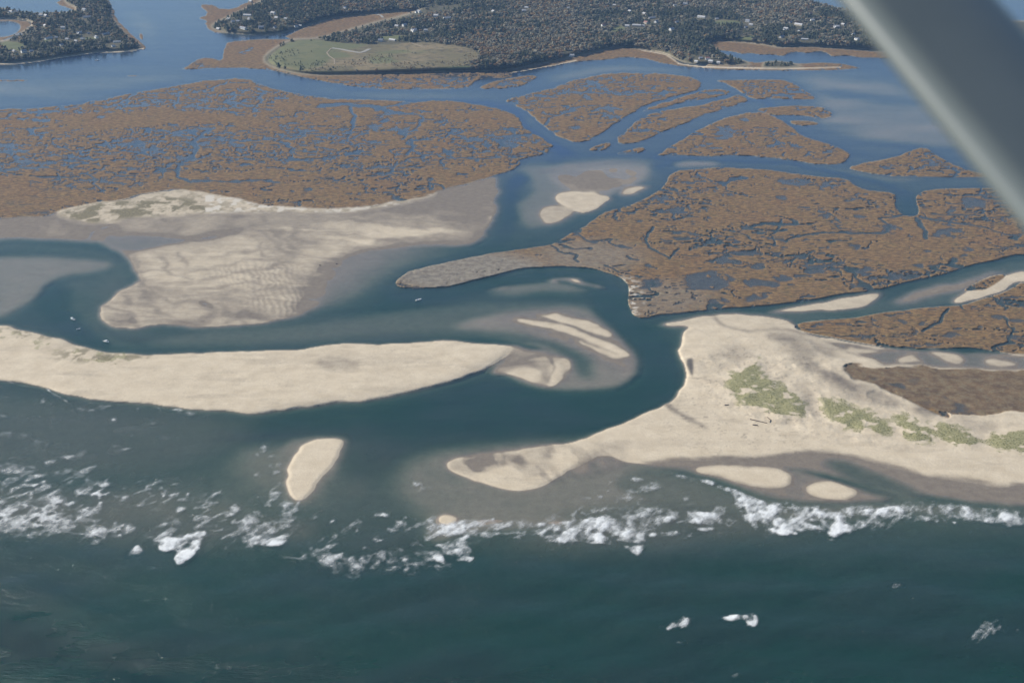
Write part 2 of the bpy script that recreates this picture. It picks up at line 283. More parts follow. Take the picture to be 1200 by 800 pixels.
# damp hollows behind the dunes
for p, w in (([(905, 404), (945, 408), (968, 432), (1000, 444), (1030, 456), (1048, 466), (1060, 478), (1044, 480), (1000, 468), (975, 452), (955, 438), (925, 420)], .7), ([(962, 434), (980, 438), (1006, 452), (1002, 458), (985, 450)], .95),
             ([(1066, 478), (1085, 474), (1105, 486), (1076, 486)], .85), ([(1110, 484), (1150, 488), (1170, 500), (1158, 512), (1120, 496)], .45), ([(840, 404), (870, 402), (885, 415), (865, 424), (842, 420)], .45), ([(930, 445), (950, 448), (965, 490), (950, 490)], .35),
             ([(900, 384), (960, 398), (990, 414), (960, 420), (900, 404)], .55)):
    m = blur(raster(p, 2), 4, 2); put(wet, m, w, .9)
for p in ([(905, 394), (935, 397), (930, 401), (905, 399)],):
    m = blur(raster(p, 2), 4, 1.2); put(wet, m, .9)
wet += EB*hi*(fbm(GX, GY, 16, 4, 15)-.5)*.5*blob(850, 450, 60, 60, .6)
# faint tide lines along both beaches
for pts in ([(0, 421), (40, 431), (90, 438), (150, 446), (200, 451), (260, 456), (300, 460), (380, 458)], [(870, 505), (950, 512), (1050, 526), (1120, 535), (1200, 549)], [(820, 450), (822, 470), (845, 490), (900, 504)]):
    m = blur(stroke(pts, 3, 2), 2, 1)*sstep(fbm(GX, GY, 22, 3, 17), .38, .6); wet += m*.35
m = blur(raster([(370, 420), (400, 417), (420, 425), (418, 432), (375, 434)], 1), 3, 1.5); wet += m*.3
m = blur(stroke([(330, 427), (420, 424), (470, 433), (500, 412), (470, 407), (430, 420)], 2, 2), 1, .6); wet += m*.16
# inner dunes between the marsh and the flat (shelly, tufted)
DN = sand([(62, 249), (84, 240), (100, 238), (135, 236), (172, 229), (206, 223), (228, 224), (262, 229), (300, 239), (350, 244), (395, 246), (440, 240), (486, 233), (520, 222), (500, 232), (450, 242), (400, 249), (350, 249), (300, 248), (262, 248), (230, 250), (190, 252), (150, 255), (128, 259), (108, 262), (92, 258), (78, 256)], 1.1, 1.3, .22, 5)

H = warp(H, 7, 3.2); wet = warp(wet, 14, 7); SP = warp(SP, 7, 3.2); EB = warp(EB, 7, 3.2)
sm_ = (H > 0).astype(np.float32)
def shelf(rad, lvl, gain, amt):
    B = blur(sm_, rad, rad*.45); t = np.clip(B*gain, 0, 1)*amt*(H < 0.02)
    H[:] = H + (np.maximum(H, lvl)-H)*t
shelf(12, -1.1, 2.2, .85*sstep(fbm(GX, GY, 110, 2, 3), .3, .6)); shelf(5, -.5, 2.2, .85); shelf(2.2, -.16, 2.0, .9)
H += (fbm(GX+GY*.35, GY*.4, 15, 4, 13, .6)-.5)*1.1*np.maximum(blob(690, 540, 55, 20, .9), blob(580, 548, 70, 22, .9)*.8)*np.exp(-(H/.8)**2)
nearw = np.exp(-(H/.45)**2)
H += nearw*(FR-.5)*.22 + nearw*(fbm(GX, GY*.8, 40, 3, 12)-.5)*.22
H += (FR-.5)*.35*sstep(-H, .1, .8)
for pts, w_, dp in (([(636, 371), (662, 379), (690, 391), (716, 401), (738, 411)], [2, 4, 4, 3, 2], -.16), ([(628, 384), (668, 394), (700, 405), (724, 414)], [1.5, 2.5, 2.5, 1.5], -.10), ([(655, 329), (680, 333), (704, 338.5)], [1, 1.6, 1], .02),
                    ([(640, 384), (672, 394), (706, 406)], [1, 1.5, 1], .05), ([(610, 420), (640, 416), (650, 430), (640, 448)], [2, 4, 3, 2], .03), ([(586, 428), (612, 424), (640, 424)], [3, 4, 2], .04)):
    m = blur(warp(stroke(pts, w_, 1.2), 8, 4), .8, .5); put(H, m, dp); put(wet, m, .85)
Hb = blur(H+20, 2.4, 1.4)-20; k_ = np.exp(-(H/.7)**2); H = H+(Hb-H)*k_
# wind and water marks on the bars and spit: long faint bands following the shore
sp_ = fbm(GX*.22+GY*.1, GY*1.1-GX*.03, 16, 4, 13, .62); wet = np.clip(wet, 0, 1)
wet += (SP+EB*.8)*(sstep(sp_, .52, .68))*.15 + (SP+EB)*sstep(fbm(GX, GY, 5, 3, 18, .7), .54, .7)*.06
spk = sstep(fbm(GX, GY, 3.2, 2, 4), .70, .78)
hb = blob(880, 470, 110, 70, .8); wet += EB*hb*spk*.35 + SP*spk*.10
# ------------------------------------------------------------------ 3 marsh
marsh = np.zeros((NV, NU), np.float32); MIN_ = np.zeros((NV, NU), np.float32)
def addm(p, wx=6, wy=3.2):
    m = warp(raster(p, 1), wx, wy); np.maximum(marsh, m, out=marsh); return m
M1 = addm([(L, 128), (0, 128), (50, 126), (90, 122), (130, 115), (160, 109), (200, 101), (245, 93), (290, 92.5), (300, 96), (320, 104), (350, 111), (380, 115), (420, 117), (460, 118), (480, 120), (510, 118), (540, 119), (575, 124), (600, 133), (610, 141), (613, 149), (625, 156), (640, 164), (648, 170), (645, 177), (632, 183), (608, 187), (612, 190), (606, 197), (596, 202), (575, 207), (540, 217), (520, 222), (486, 233), (450, 238), (395, 245), (350, 244), (300, 240), (262, 229), (228, 224), (200, 222), (170, 227), (135, 235), (95, 240), (60, 250), (45, 254), (0, 255), (L, 256)])
addm([(590, 118), (610, 112), (650, 103), (675, 93), (700, 88), (740, 84.5), (780, 86), (815, 92), (824, 97), (822, 104), (798, 112), (772, 118), (752, 126), (742, 132), (727, 140), (714, 150), (700, 160), (685, 166), (672, 168), (660, 163), (642, 152), (637, 148), (625, 138), (612, 128), (600, 122)])
addm([(722, 163), (735, 152), (748, 140), (765, 132), (790, 127), (820, 124), (840, 118), (858, 112), (868, 112), (880, 120), (850, 127), (820, 137), (798, 147), (775, 156), (755, 165), (735, 170), (725, 169)])
addm([(752, 130), (770, 122), (800, 114), (822, 106), (842, 104), (858, 108), (840, 114), (800, 120), (775, 127), (755, 130)])
addm([(690, 175), (700, 170), (714, 166), (718, 171), (706, 177), (692, 177)], 2, 1)
addm([(722, 180), (736, 175), (753, 172), (757, 176), (745, 181), (726, 181)], 2, 1)
addm([(770, 182), (785, 172), (805, 160), (825, 148), (850, 138), (880, 130), (905, 134), (925, 146), (938, 158), (962, 166), (985, 172), (998, 182), (990, 191), (975, 193), (940, 190), (900, 184), (870, 182), (820, 183), (775, 183)])
addm([(880, 128), (915, 124), (950, 124), (968, 127), (978, 135), (965, 140), (940, 135), (905, 136)], 5, 2)
addm([(925, 141), (950, 141), (962, 145), (945, 148), (928, 146)], 3, 1.5)
addm([(835, 94), (860, 94), (900, 93), (925, 94), (940, 105), (960, 117), (935, 117), (905, 116), (880, 117), (868, 108), (850, 98)], 4, 1.5)
addm([(990, 196), (1020, 189), (1050, 184), (1066, 177), (1083, 172), (1096, 180), (1112, 190), (1130, 197), (1150, 204), (1300, 206), (1300, 209), (1135, 208), (1060, 208), (1010, 202)], 4, 2)
addm([(558, 105), (572, 97), (600, 90), (632, 87.5), (624, 96), (602, 104)], 3, 1.5)
M3 = addm([(785, 201), (830, 196), (870, 196), (910, 200), (960, 207), (990, 209), (1012, 222), (1040, 225), (1052, 229), (1048, 240), (1056, 250), (1068, 254), (1078, 250), (1072, 236), (1076, 225), (1100, 221), (1140, 220), (1200, 221), (R, 222), (R, 290), (1200, 297), (1170, 304), (1140, 311), (1100, 323), (1060, 332), (1036, 338), (1020, 341), (985, 345), (950, 352), (900, 358), (860, 361), (820, 365), (800, 366), (775, 369), (755, 373), (745, 372), (737, 365), (735, 352), (738, 340), (733, 330), (722, 323), (705, 317), (690, 314), (670, 313), (645, 313), (620, 314), (600, 318), (570, 326), (545, 332), (520, 337), (490, 338.5), (468, 337), (463, 332), (466, 326), (480, 317), (500, 312), (530, 306), (560, 299), (580, 295.5), (600, 293), (620, 290.5), (645, 287), (655, 281), (672, 272), (690, 262), (705, 250), (720, 245), (745, 238), (765, 228), (778, 219)], 4, 2.4)
addm([(928, 382), (945, 376), (975, 374), (1000, 372), (1040, 365), (1080, 360), (1110, 358), (1130, 358), (1150, 350), (1170, 345), (1185, 338), (1200, 330), (R, 310), (R, 425), (1200, 416), (1160, 411), (1130, 407), (1095, 409), (1060, 409), (1035, 406), (1000, 400), (970, 394), (942, 389)], 4, 2)
M5 = addm([(980, 429), (1000, 426), (1040, 430), (1100, 430), (1200, 434), (R, 436), (R, 478), (1200, 481), (1190, 480), (1160, 487), (1120, 484), (1100, 477), (1078, 474), (1056, 464), (1040, 458), (1020, 449), (1000, 439)], 22, 11)
addm([(1128, 340), (1145, 330), (1175, 320), (1180, 323), (1160, 338), (1135, 341)], 3, 2)
addm([(1052, 463), (1080, 463), (1105, 476), (1116, 490), (1100, 486), (1075, 474)], 3, 2)
# lagoon rim marsh along the mainland
rim = addm([(210, 82), (222, 76), (235, 67), (248, 68), (260, 72), (262, 58), (266, 48), (300, 46), (330, 46), (362, 46), (400, 60), (560, 70), (600, 76), (655, 70), (670, 66), (700, 60), (718, 56), (740, 56), (758, 59), (780, 62), (800, 76), (825, 78), (825, 80), (800, 78.5), (775, 74), (755, 69), (730, 67.5), (717, 70), (675, 72.5), (650, 77), (600, 86), (575, 90), (557, 95), (553, 102), (540, 104.5), (500, 105.5), (450, 105), (400, 100), (360, 92), (330, 85), (300, 80), (250, 80.5)], 4, 1.6)
addm([(232, 6), (245, 4), (262, 12), (285, 6), (300, -6), (330, -12), (330, 30), (260, 40), (250, 38), (240, 30), (243, 24), (230, 22), (246, 18)], 4, 2)
addm([(330, 45), (345, 38), (370, 27), (400, 19), (440, 16), (480, 12), (500, 10), (470, 26), (430, 33), (400, 42), (370, 47)], 3, 1)
addm([(63, 4), (72, 0), (78, -8), (92, -8), (98, 14), (85, 12)], 3, 1)
addm([(L, 22), (0, 23), (20, 23), (38, 26), (34, 33), (20, 40), (8, 46), (0, 48), (L, 48)], 3, 1)
addm([(128, 12), (133, 8), (136, 22), (146, 32), (156, 42), (166, 50), (172, 55), (168, 60), (150, 50), (132, 32)], 3, 1)
addm([(L, 93.5), (0, 93.5), (26, 93), (34, 94), (26, 95.8), (0, 96), (L, 96)], 1, .5)
addm([(163, 39), (168, 40), (168, 47), (164, 46)], 1, .5); addm([(148, 88.5), (162, 88.5), (160, 90), (150, 90)], 1, .5)
addm([(848, 66), (862, 69), (880, 73), (900, 72.5), (940, 74.5), (960, 73), (985, 74), (1002, 78), (1011, 80.5), (978, 83), (900, 83.5), (822, 81), (825, 78)], 3, 1)
addm([(826, 47), (880, 50), (905, 54), (915, 56), (925, 55), (950, 55), (980, 57), (1020, 60), (1040, 60), (R, 60), (R, 68), (1030, 68.5), (1005, 68), (993, 65), (975, 67), (970, 63), (960, 60), (948, 63), (935, 61), (925, 62), (918, 67), (905, 64), (893, 65), (880, 62.5), (870, 64), (858, 61), (846, 60), (838, 58)], 3, 1)
addm([(600, 84), (600, 92), (560, 92), (520, 88), (520, 84)], 2, 1)
# the pond in the island and the sea behind the spit keep their water
marsh *= 1-blur(raster([(L, 26), (0, 26), (15, 26), (24, 30), (22, 36), (14, 41), (0, 43.5), (L, 44)]), .8, .5)

# pools and creeks
q = fbm(GX*.56+(W1*26), GY*1.0+W2*22, 11, 4, 0, .62)
qb = fbm(GX*.7, GY, 120, 2, 7)
cr = np.abs(fbm(GX*.8+W1*40, GY*.95+W2*30, 46, 3, 12)-.5)
cr2 = np.abs(fbm(GX*.9+W2*30, GY*.9+W1*30, 120, 3, 18)-.5)
inside = blur(marsh, 2.5, 1.5) > .93
thr = .636 - (qb-.5)*.36
q2 = fbm(GX*.50+W1*10, GY+W2*8, 5.5, 3, 10, .6)
pool = np.maximum(sstep(q, thr, thr+.035), sstep(q2, .70-(qb-.5)*.3, .74-(qb-.5)*.3))
cr3 = np.abs(fbm(GX*.75+W1*26, GY*.95+W2*22, 30, 3, 15)-.5)
creek = np.maximum(np.maximum(1-sstep(cr, .006, .016), 1-sstep(cr2, .006, .013)), (1-sstep(cr3, .007, .018))*sstep(qb-W2*.5, .46, .54))*sstep(qb+W1*.5, .30, .40)
dens = np.ones_like(marsh)
dens *= 1-blur(M5, 2, 1)*.97
dens *= 1-blob(545, 320, 95, 22, .5)*.75
dens *= 1-.9*sstep(V, 100, 60)
dens *= 1-.75*blur(raster([(L, 215), (0, 210), (80, 218), (100, 240), (0, 258), (L, 258)]), 8, 4)
pool *= dens; creek *= dens
pool = pool*inside; creek = creek*(marsh > .3)
sandy = np.zeros_like(marsh)
def cut(pts, w, ky=2.0, sd=0):
    global creek, sandy
    P_ = np.array(pts, float); W_ = np.broadcast_to(np.array(w, float), len(P_))
    for _ in range(2):                       # round the corners of the traced creek, ends kept
        if len(P_) < 3: break
        A_ = P_[:-1]*.75+P_[1:]*.25; B_ = P_[:-1]*.25+P_[1:]*.75; wa = W_[:-1]*.75+W_[1:]*.25; wb = W_[:-1]*.25+W_[1:]*.75
        P_ = np.concatenate([P_[:1], np.stack([A_, B_], 1).reshape(-1, 2)[1:-1], P_[-1:]]); W_ = np.concatenate([W_[:1], np.stack([wa, wb], 1).reshape(-1)[1:-1], W_[-1:]])
    m = warp(stroke(P_, W_*.9, 1.0, ky), 13, 6.5)
    creek = np.maximum(creek, m)
    if sd: sandy = np.maximum(sandy, blur(m, .8, .5)*sd)
def pond(x, y, rx, ry, sd=0):
    global pool
    m = warp(blob(x, y, rx*.85, ry*.8, .3), 26, 12)*sstep(FR, .28, .42); pool = np.maximum(pool, m)
for p, w in (([(246, 152), (239, 156), (236, 163), (222, 168), (233, 174), (228, 182), (210, 194), (206, 202), (214, 209), (222, 213)], 4.2),
             ([(222, 213), (245, 211), (275, 214), (300, 211), (330, 214)], 3), ([(158, 109), (146, 120), (145, 130)], 3), ([(265, 96), (250, 105), (240, 108)], 3),
             ([(160, 115), (190, 113), (205, 108), (210, 118), (205, 128)], 2), ([(375, 124), (400, 122), (435, 123), (445, 129), (470, 133)], 7), ([(412, 125), (415, 145), (410, 155)], 4), ([(440, 130), (450, 126), (480, 121)], 3),
             ([(445, 133), (490, 135), (495, 138), (492, 148), (485, 152), (470, 163)], 2.6), ([(405, 165), (412, 163), (432, 157)], 2.4), ([(484, 162), (485, 175), (478, 182)], 4),
             ([(320, 158), (360, 157), (400, 158)], 2), ([(455, 200), (470, 193), (485, 185), (500, 181), (530, 184), (560, 186), (580, 184), (584, 180)], 2.6),
             ([(300, 105), (312, 108), (303, 118), (300, 130)], 3), ([(637, 146), (650, 138), (665, 130), (680, 126), (700, 124)], 2.6), ([(655, 108), (700, 109), (740, 109), (770, 103)], 2.2),
             ([(700, 100), (720, 112), (760, 108), (790, 108)], 2), ([(765, 266), (760, 278), (762, 290), (775, 297), (785, 303)], 3.4), ([(785, 303), (791, 298), (793, 292)], 3),
             ([(1064, 250), (1045, 253), (1027, 255), (1030, 259), (1045, 266), (1040, 273), (1000, 272), (960, 270), (930, 280), (922, 284)], 3), ([(928, 303), (940, 296), (955, 294)], 2.4), ([(850, 270), (875, 275), (880, 281), (895, 282)], 2),
             ([(1110, 361), (1105, 372), (1100, 380), (1078, 387)], 4), ([(1172, 352), (1180, 357), (1200, 358)], 3), ([(1072, 256), (1080, 264), (1086, 278)], 5), ([(1100, 190), (1080, 196), (1060, 203)], 2.4),
             ([(1092, 250), (1150, 254), (1220, 253)], 2), ([(0, 138), (30, 138), (60, 142)], 3), ([(648, 287), (655, 293), (672, 300), (680, 306)], 2.6), ([(905, 276), (912, 270), (918, 256)], 2.5), ([(1150, 290), (1172, 294), (1200, 288)], 2)):
    cut(p, w)
for p, w in (([(105, 202), (110, 209), (110, 214), (122, 222)], 3), ([(676, 274), (680, 280), (690, 285), (702, 284), (712, 281)], 3), ([(714, 281), (716, 289), (740, 290)], 3.4), ([(735, 300), (748, 306)], 4), ([(722, 313), (732, 311)], 4), ([(762, 314), (770, 316)], 2),
             ([(1078, 254), (1095, 257), (1110, 260), (1130, 263), (1142, 266)], [7, 6, 4, 4, 2]), ([(1142, 266), (1160, 270), (1190, 278)], 2.6), ([(787, 250), (790, 257)], 3), ([(584, 180), (584, 183)], 2.5), ([(582, 317), (560, 320)], 1)):
    cut(p, w, 2.0, 1)
for x, y, rx, ry in ((160, 170, 15, 5), (110, 130, 6, 3), (88, 186, 9, 4), (118, 137, 6, 3), (270, 120, 7, 5), (335, 150, 9, 5), (440, 149, 13, 4), (470, 149, 9, 3.5), (12, 172, 14, 4), (30, 190, 16, 4), (713, 128, 13, 5), (672, 150, 9, 4), (683, 115, 8, 4), (645, 119, 5, 2),
                     (855, 229, 11, 3.5), (775, 232, 7, 4), (797, 279, 6, 3), (760, 314, 9, 4), (852, 305, 13, 7), (833, 328, 34, 13), (882, 311, 14, 4), (890, 331, 20, 5), (765, 334, 22, 8), (935, 304, 3, 2), (1045, 268, 14, 5), (1112, 273, 20, 9), (1082, 295, 8, 3), (1130, 292, 6, 3), (1128, 298, 6, 2),
                     (960, 245, 8, 5), (965, 254, 8, 4), (1005, 290, 10, 3.5), (1008, 253, 9, 3.5), (1012, 316, 6, 6), (955, 318, 13, 7), (915, 325, 11, 5), (903, 334, 8, 4), (1077, 312, 6, 4), (1106, 246, 6, 3), (1138, 239, 22, 7), (913, 232, 12, 3), (845, 352, 14, 4), (885, 350, 14, 4), (1000, 232, 14, 2.5), (938, 243, 9, 3),
                     (1055, 377, 8, 4), (1120, 394, 10, 6), (1170, 372, 12, 4), (1190, 378, 10, 3), (1083, 378, 5, 2), (1154, 383, 4, 2), (848, 153, 14, 7), (870, 140, 12, 4), (845, 162, 10, 3), (912, 172, 7, 3), (972, 181, 6, 2.5), (915, 168, 3, 4), (1042, 194, 5, 2.5), (905, 402, 10, 2), (348, 60, 5, 3), (287, 61, 5, 3), (810, 262, 8, 3), (970, 215, 18, 3.5), (930, 212, 22, 5), (600, 170, 8, 3)):
    pond(x, y, rx, ry)
creek = np.clip(creek, 0, 1); pool = np.clip(pool, 0, 1)
pool *= (M5 < .5)
# lagoon bars: the shallow pan north of the eastern marsh
plat = .52 + (fbm(GX, GY, 40, 3, 19)-.5)*.35
up3 = blob(520, 320, 70, 20, .6)*.5
cutm = np.maximum(pool*.92, creek)
Hm = plat + up3 + (fbm(GX, GY, 7, 3, 17)-.5)*.25
Hm = Hm*(1-np.maximum(pool, creek)) + (-.16)*pool*(1-creek) + (-.75)*creek*(1-.65*sandy)
put(H, marsh, 1.0, 0)
H[:] = H*(1-marsh) + Hm*marsh
mud_and_shade = np.clip(marsh*np.maximum(pool*(.35+.65*sstep(qb, .4, .6)), creek*.6), 0, 1)*(1-sandy*.95)
edge = np.clip(blur(1-marsh, 1.2, .9)*2, 0, 1)*marsh*sstep(-H+1.0, 0, 1)
rise = np.clip(marsh*1.02, 0, 1)

# ------------------------------------------------------------------ 4 mainland and island
upl = np.zeros_like(marsh)
ISL = raster([(L, 10), (0, 8), (20, 13), (40, 16), (60, 15), (85, 14), (92, 10), (78, 5), (74, -2), (80, -14), (120, -14), (128, 2), (132, 8), (130, 20), (140, 32), (150, 44), (163, 52), (166, 56), (155, 59), (130, 60.5), (115, 60), (100, 62.5), (70, 66.5), (45, 71), (20, 73.5), (0, 74), (L, 74), (L, 50), (0, 49), (12, 46), (26, 38), (38, 30), (38, 25), (20, 22), (0, 21), (L, 20)])
NWF = raster([(246, 32), (250, 28), (262, 22), (275, 16), (292, 8), (312, -2), (330, -280), (R, -280), (R, -30), (1200, -20), (1000, 12), (985, 10), (962, 4), (942, -2), (915, -12), (880, -60), (-R, -280), (330, -280)][:7] + [(560, -280), (560, 0), (500, 10), (440, 16), (400, 19), (370, 27), (345, 36), (320, 41), (300, 41), (275, 40), (256, 37)])
MAIN = raster([(500, 8), (560, -280), (860, -280), (885, -40), (918, -12), (942, -1), (962, 4), (985, 10), (1000, 13), (1100, 25), (R, 30), (R, 60), (1035, 60), (1020, 58), (980, 56), (950, 54), (925, 54), (912, 56), (900, 53), (870, 49), (828, 46), (832, 54), (850, 64), (868, 70), (880, 76.5), (845, 76), (805, 75), (792, 70), (780, 62), (755, 58), (735, 55), (717, 56), (700, 61), (680, 65), (657, 70), (625, 77), (600, 82), (560, 84), (520, 84), (500, 85), (430, 87), (380, 88), (350, 87), (320, 80), (306, 70), (318, 58), (340, 46), (375, 45), (405, 36), (440, 26), (475, 18)])
SPG = np.maximum(raster([(860, 71), (866, 69), (875, 72), (880, 76), (862, 77)], 0), raster([(893, 78), (896, 72), (910, 71), (925, 73), (942, 78), (920, 80), (896, 79.5)], 0))
upl = np.maximum(np.maximum(ISL, NWF), np.maximum(MAIN, SPG))
MEAD = raster([(312, 70), (325, 58), (342, 47.5), (372, 46), (392, 50), (450, 53), (480, 50), (505, 50), (545, 55), (562, 62), (558, 72), (535, 79), (500, 82), (430, 84), (385, 86), (350, 84), (320, 77)], 1)
lawn = np.zeros_like(marsh)
for p in ([(440, 43), (475, 41), (478, 46), (450, 48)], [(90, 44), (118, 44), (114, 47), (92, 46)], [(52, 46), (60, 46), (58, 50), (50, 50)], [(725, 28), (738, 36), (712, 38)], [(500, 81), (555, 76), (552, 81), (508, 84)], [(865, 45), (885, 40), (882, 48), (862, 50)], [(0, 48), (28, 50), (30, 60), (0, 58)], [(835, 24), (868, 24), (866, 30), (838, 30)]):
    lawn = np.maximum(lawn, raster(p))
ub = blur(upl, 12, 5)
hill = 1.0 + 9*sstep(ub, .45, 1.) * (.6+fbm(GX, GY, 300, 2, 14)*.8)
hill = np.where(ISL > .1, 1.0+7*sstep(blur(ISL, 10, 4), .4, 1), hill)
us_ = blur(upl, 1.0, .6)
H[:] = H*(1-us_) + hill*us_
marsh *= 1-us_
mud_and_shade *= 1-us_
mud_and_shade = np.maximum(mud_and_shade, np.clip(blur(marsh, 4, 2)*1.8, 0, .85)*(H < .02)*sstep(V, 372, 350)*(1-blur(sm_, 4, 2)))
# sandy strand line along the wooded shores
strand = np.zeros_like(marsh)
for pts, w in (([(-200, 76), (0, 74.6), (20, 74.2), (45, 71.8), (70, 67.2), (100, 63), (115, 60.8), (132, 61.2), (156, 59.6), (168, 57)], [4.5, 4.5, 4.5, 4, 4, 4, 3.6, 3.6, 3.4, 2]), ([(600, 85.5), (650, 77), (675, 71)], 1.6), ([(795, 75), (825, 78.5), (880, 80), (930, 80.5), (985, 79)], [1.5, 2.5, 2.5, 2, 1]), ([(752, 59), (780, 64), (795, 74)], 1.5)):
    strand = np.maximum(strand, stroke(pts, w, 1, 1.4))
H[:] = H*(1-strand)+np.maximum(H, .5)*strand
marsh *= 1-strand; mud_and_shade *= 1-strand; wet *= 1-strand*.7
strand = (strand > .25)

# low swell of sand relief
H += (fbm(GX, GY, 30, 3, 21)-.5)*.05*(H > .1)
grassp = [([(853, 443), (862, 436), (874, 430), (884, 424), (889, 420), (892, 426), (886, 432), (905, 447), (918, 458), (934, 464), (945, 472), (944, 486), (925, 489), (905, 484), (885, 478), (866, 471), (857, 462), (853, 452)], 1.), ([(961, 471), (970, 465), (985, 472), (1004, 483), (1024, 488), (1040, 497), (1042, 506), (1024, 507), (1000, 502), (980, 497)], .9),
          ([(1042, 481), (1052, 487), (1075, 492), (1092, 498), (1098, 512), (1088, 519), (1062, 510), (1052, 500)], .95), ([(1094, 490), (1110, 496), (1130, 506), (1150, 517), (1132, 524), (1110, 517), (1100, 508)], 1.), ([(1158, 520), (1164, 510), (1185, 507), (1210, 506), (1400, 515), (1400, 530), (1205, 528), (1180, 527)], 1.),
          ([(952, 452), (966, 458), (972, 470), (960, 464)], .4), ([(80, 408), (120, 410), (160, 418), (165, 424), (130, 426), (95, 422)], .28), ([(40, 398), (70, 402), (66, 410), (30, 406)], .15), ([(1000, 476), (1015, 478), (1010, 484)], .4), ([(L, 375), (0, 385), (30, 392), (20, 398), (0, 396), (L, 390)], .2)]
grass = np.zeros_like(marsh)
for p, a in grassp: grass = np.maximum(grass, warp(raster(p, 1), 6, 4)*a)
gn = fbm(GX, GY, 9, 3, 16)
gb = np.clip(blur(warp(grass, 12, 6), 3.5, 2.2)*1.05, 0, 1)
cover = np.clip(sstep(gb*1.15 + (gn-.5)*3.2 + (FR-.5)*1.6, .25, .80), 0, 1)*(gb > .02)*np.clip(.55+gb*.6, 0, 1); cover = np.clip(cover, 0, 1)
H += blur(grass, 9, 5)*2.2 + EB*hi*(np.abs(fbm(GX, GY, 24, 4, 6)-.5)*-5+.5)*.9*blob(960, 465, 260, 62, .8)
wet *= 1-.8*blur(grass, 1.5, 1)
# tufted veg on inner dunes and marsh levee
tuft = DN*(1-marsh)*sstep(fbm(GX, GY*.8, 16, 4, 22), .46, .6)*blob(150, 247, 120, 22, .5)
tuft = np.maximum(tuft, SP*.75*sstep(fbm(GX, GY*.7, 12, 4, 5, .6), .47, .62)*np.maximum(blob(120, 416, 60, 10, .6), blob(25, 392, 50, 9, .6)))
tuft = np.maximum(tuft, (1-marsh)*DN*.5*sstep(fbm(GX, GY, 8, 3, 20), .5, .65))
shell = np.clip(DN*sstep(fbm(GX, GY, 10, 3, 1), .5, .62)*(U > 240), 0, 1)
stip = blob(735, 350, 18, 24, .6)*M3*sstep(fbm(GX, GY, 7, 3, 10), .5, .6)
shell = np.maximum(shell, stip*.8)
dry = np.clip(np.maximum(np.maximum(blob(545, 318, 100, 24, .5), blob(690, 300, 60, 18, .8)*.6), blob(775, 350, 60, 20, .8)*.5)*M3, 0, 1)   # greyer high marsh
brown = blur(M5, 1, .6)
wet = np.clip(wet, 0, 1); wet = wet + wet*(1-wet)*((FR-.5)*1.2 + W1*.7 + (fbm(GX+GY*.3, GY*.5, 22, 3, 19)-.5)*1.3)
wet = np.clip(wet + (1-sstep(H, .02, .24))*.9*(marsh < .3), 0, 1)
# scarp at the inlet corner, its shadow painted on as a dark patch
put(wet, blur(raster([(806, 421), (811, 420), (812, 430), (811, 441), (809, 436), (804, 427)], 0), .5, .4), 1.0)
H += EB*blur(raster([(815, 412), (850, 412), (850, 475), (825, 470), (815, 442)]), 16, 8)*1.2
scarp_shade = warp(blur(raster([(805, 420), (811, 418), (813, 430), (811, 442), (809, 437), (806, 429)], 0), .6, .5), 6, 3); mud_and_shade = np.maximum(mud_and_shade, scarp_shade*.75)
print('terrain', time.time()-T0)

# ------------------------------------------------------------------ mesh writers
def mesh_from(name, co, faces, mat, attrs=None, smooth=True, parent=None, nside=4):
    me = bpy.data.meshes.new(name)
    nf = len(faces)
    me.vertices.add(len(co)); me.vertices.foreach_set('co', np.ascontiguousarray(co, np.float32).ravel())
    me.loops.add(nf*nside); me.loops.foreach_set('vertex_index', np.ascontiguousarray(faces, np.int32).ravel())
    me.polygons.add(nf); me.polygons.foreach_set('loop_start', np.arange(0, nf*nside, nside, dtype=np.int32))
    me.polygons.foreach_set('use_smooth', np.full(nf, smooth))
    for k, a in (attrs or {}).items():
        if a.ndim == 1:
            at = me.attributes.new(k, 'FLOAT', 'POINT'); at.data.foreach_set('value', a.astype(np.float32))
        else:
            at = me.attributes.new(k, 'FLOAT_COLOR', 'POINT'); at.data.foreach_set('color', a.astype(np.float32).ravel())
    me.update(calc_edges=True)
    if mat: me.materials.append(mat)
    o = bpy.data.objects.new(name, me); COL.objects.link(o); o.parent = parent
    return o
idx = np.arange(NU*NV).reshape(NV, NU)
QUADS = np.stack([idx[1:, :-1], idx[1:, 1:], idx[:-1, 1:], idx[:-1, :-1]], -1).reshape(-1, 4)
def sheet(name, fmask, co, mat, attrs):
    f = QUADS[fmask.ravel()]
    if not len(f): return None
    used, inv = np.unique(f, return_inverse=True)
    return mesh_from(name, co[used], inv.reshape(-1, 4), mat, {k: a.reshape(NU*NV, -1)[used].squeeze() for k, a in attrs.items()})

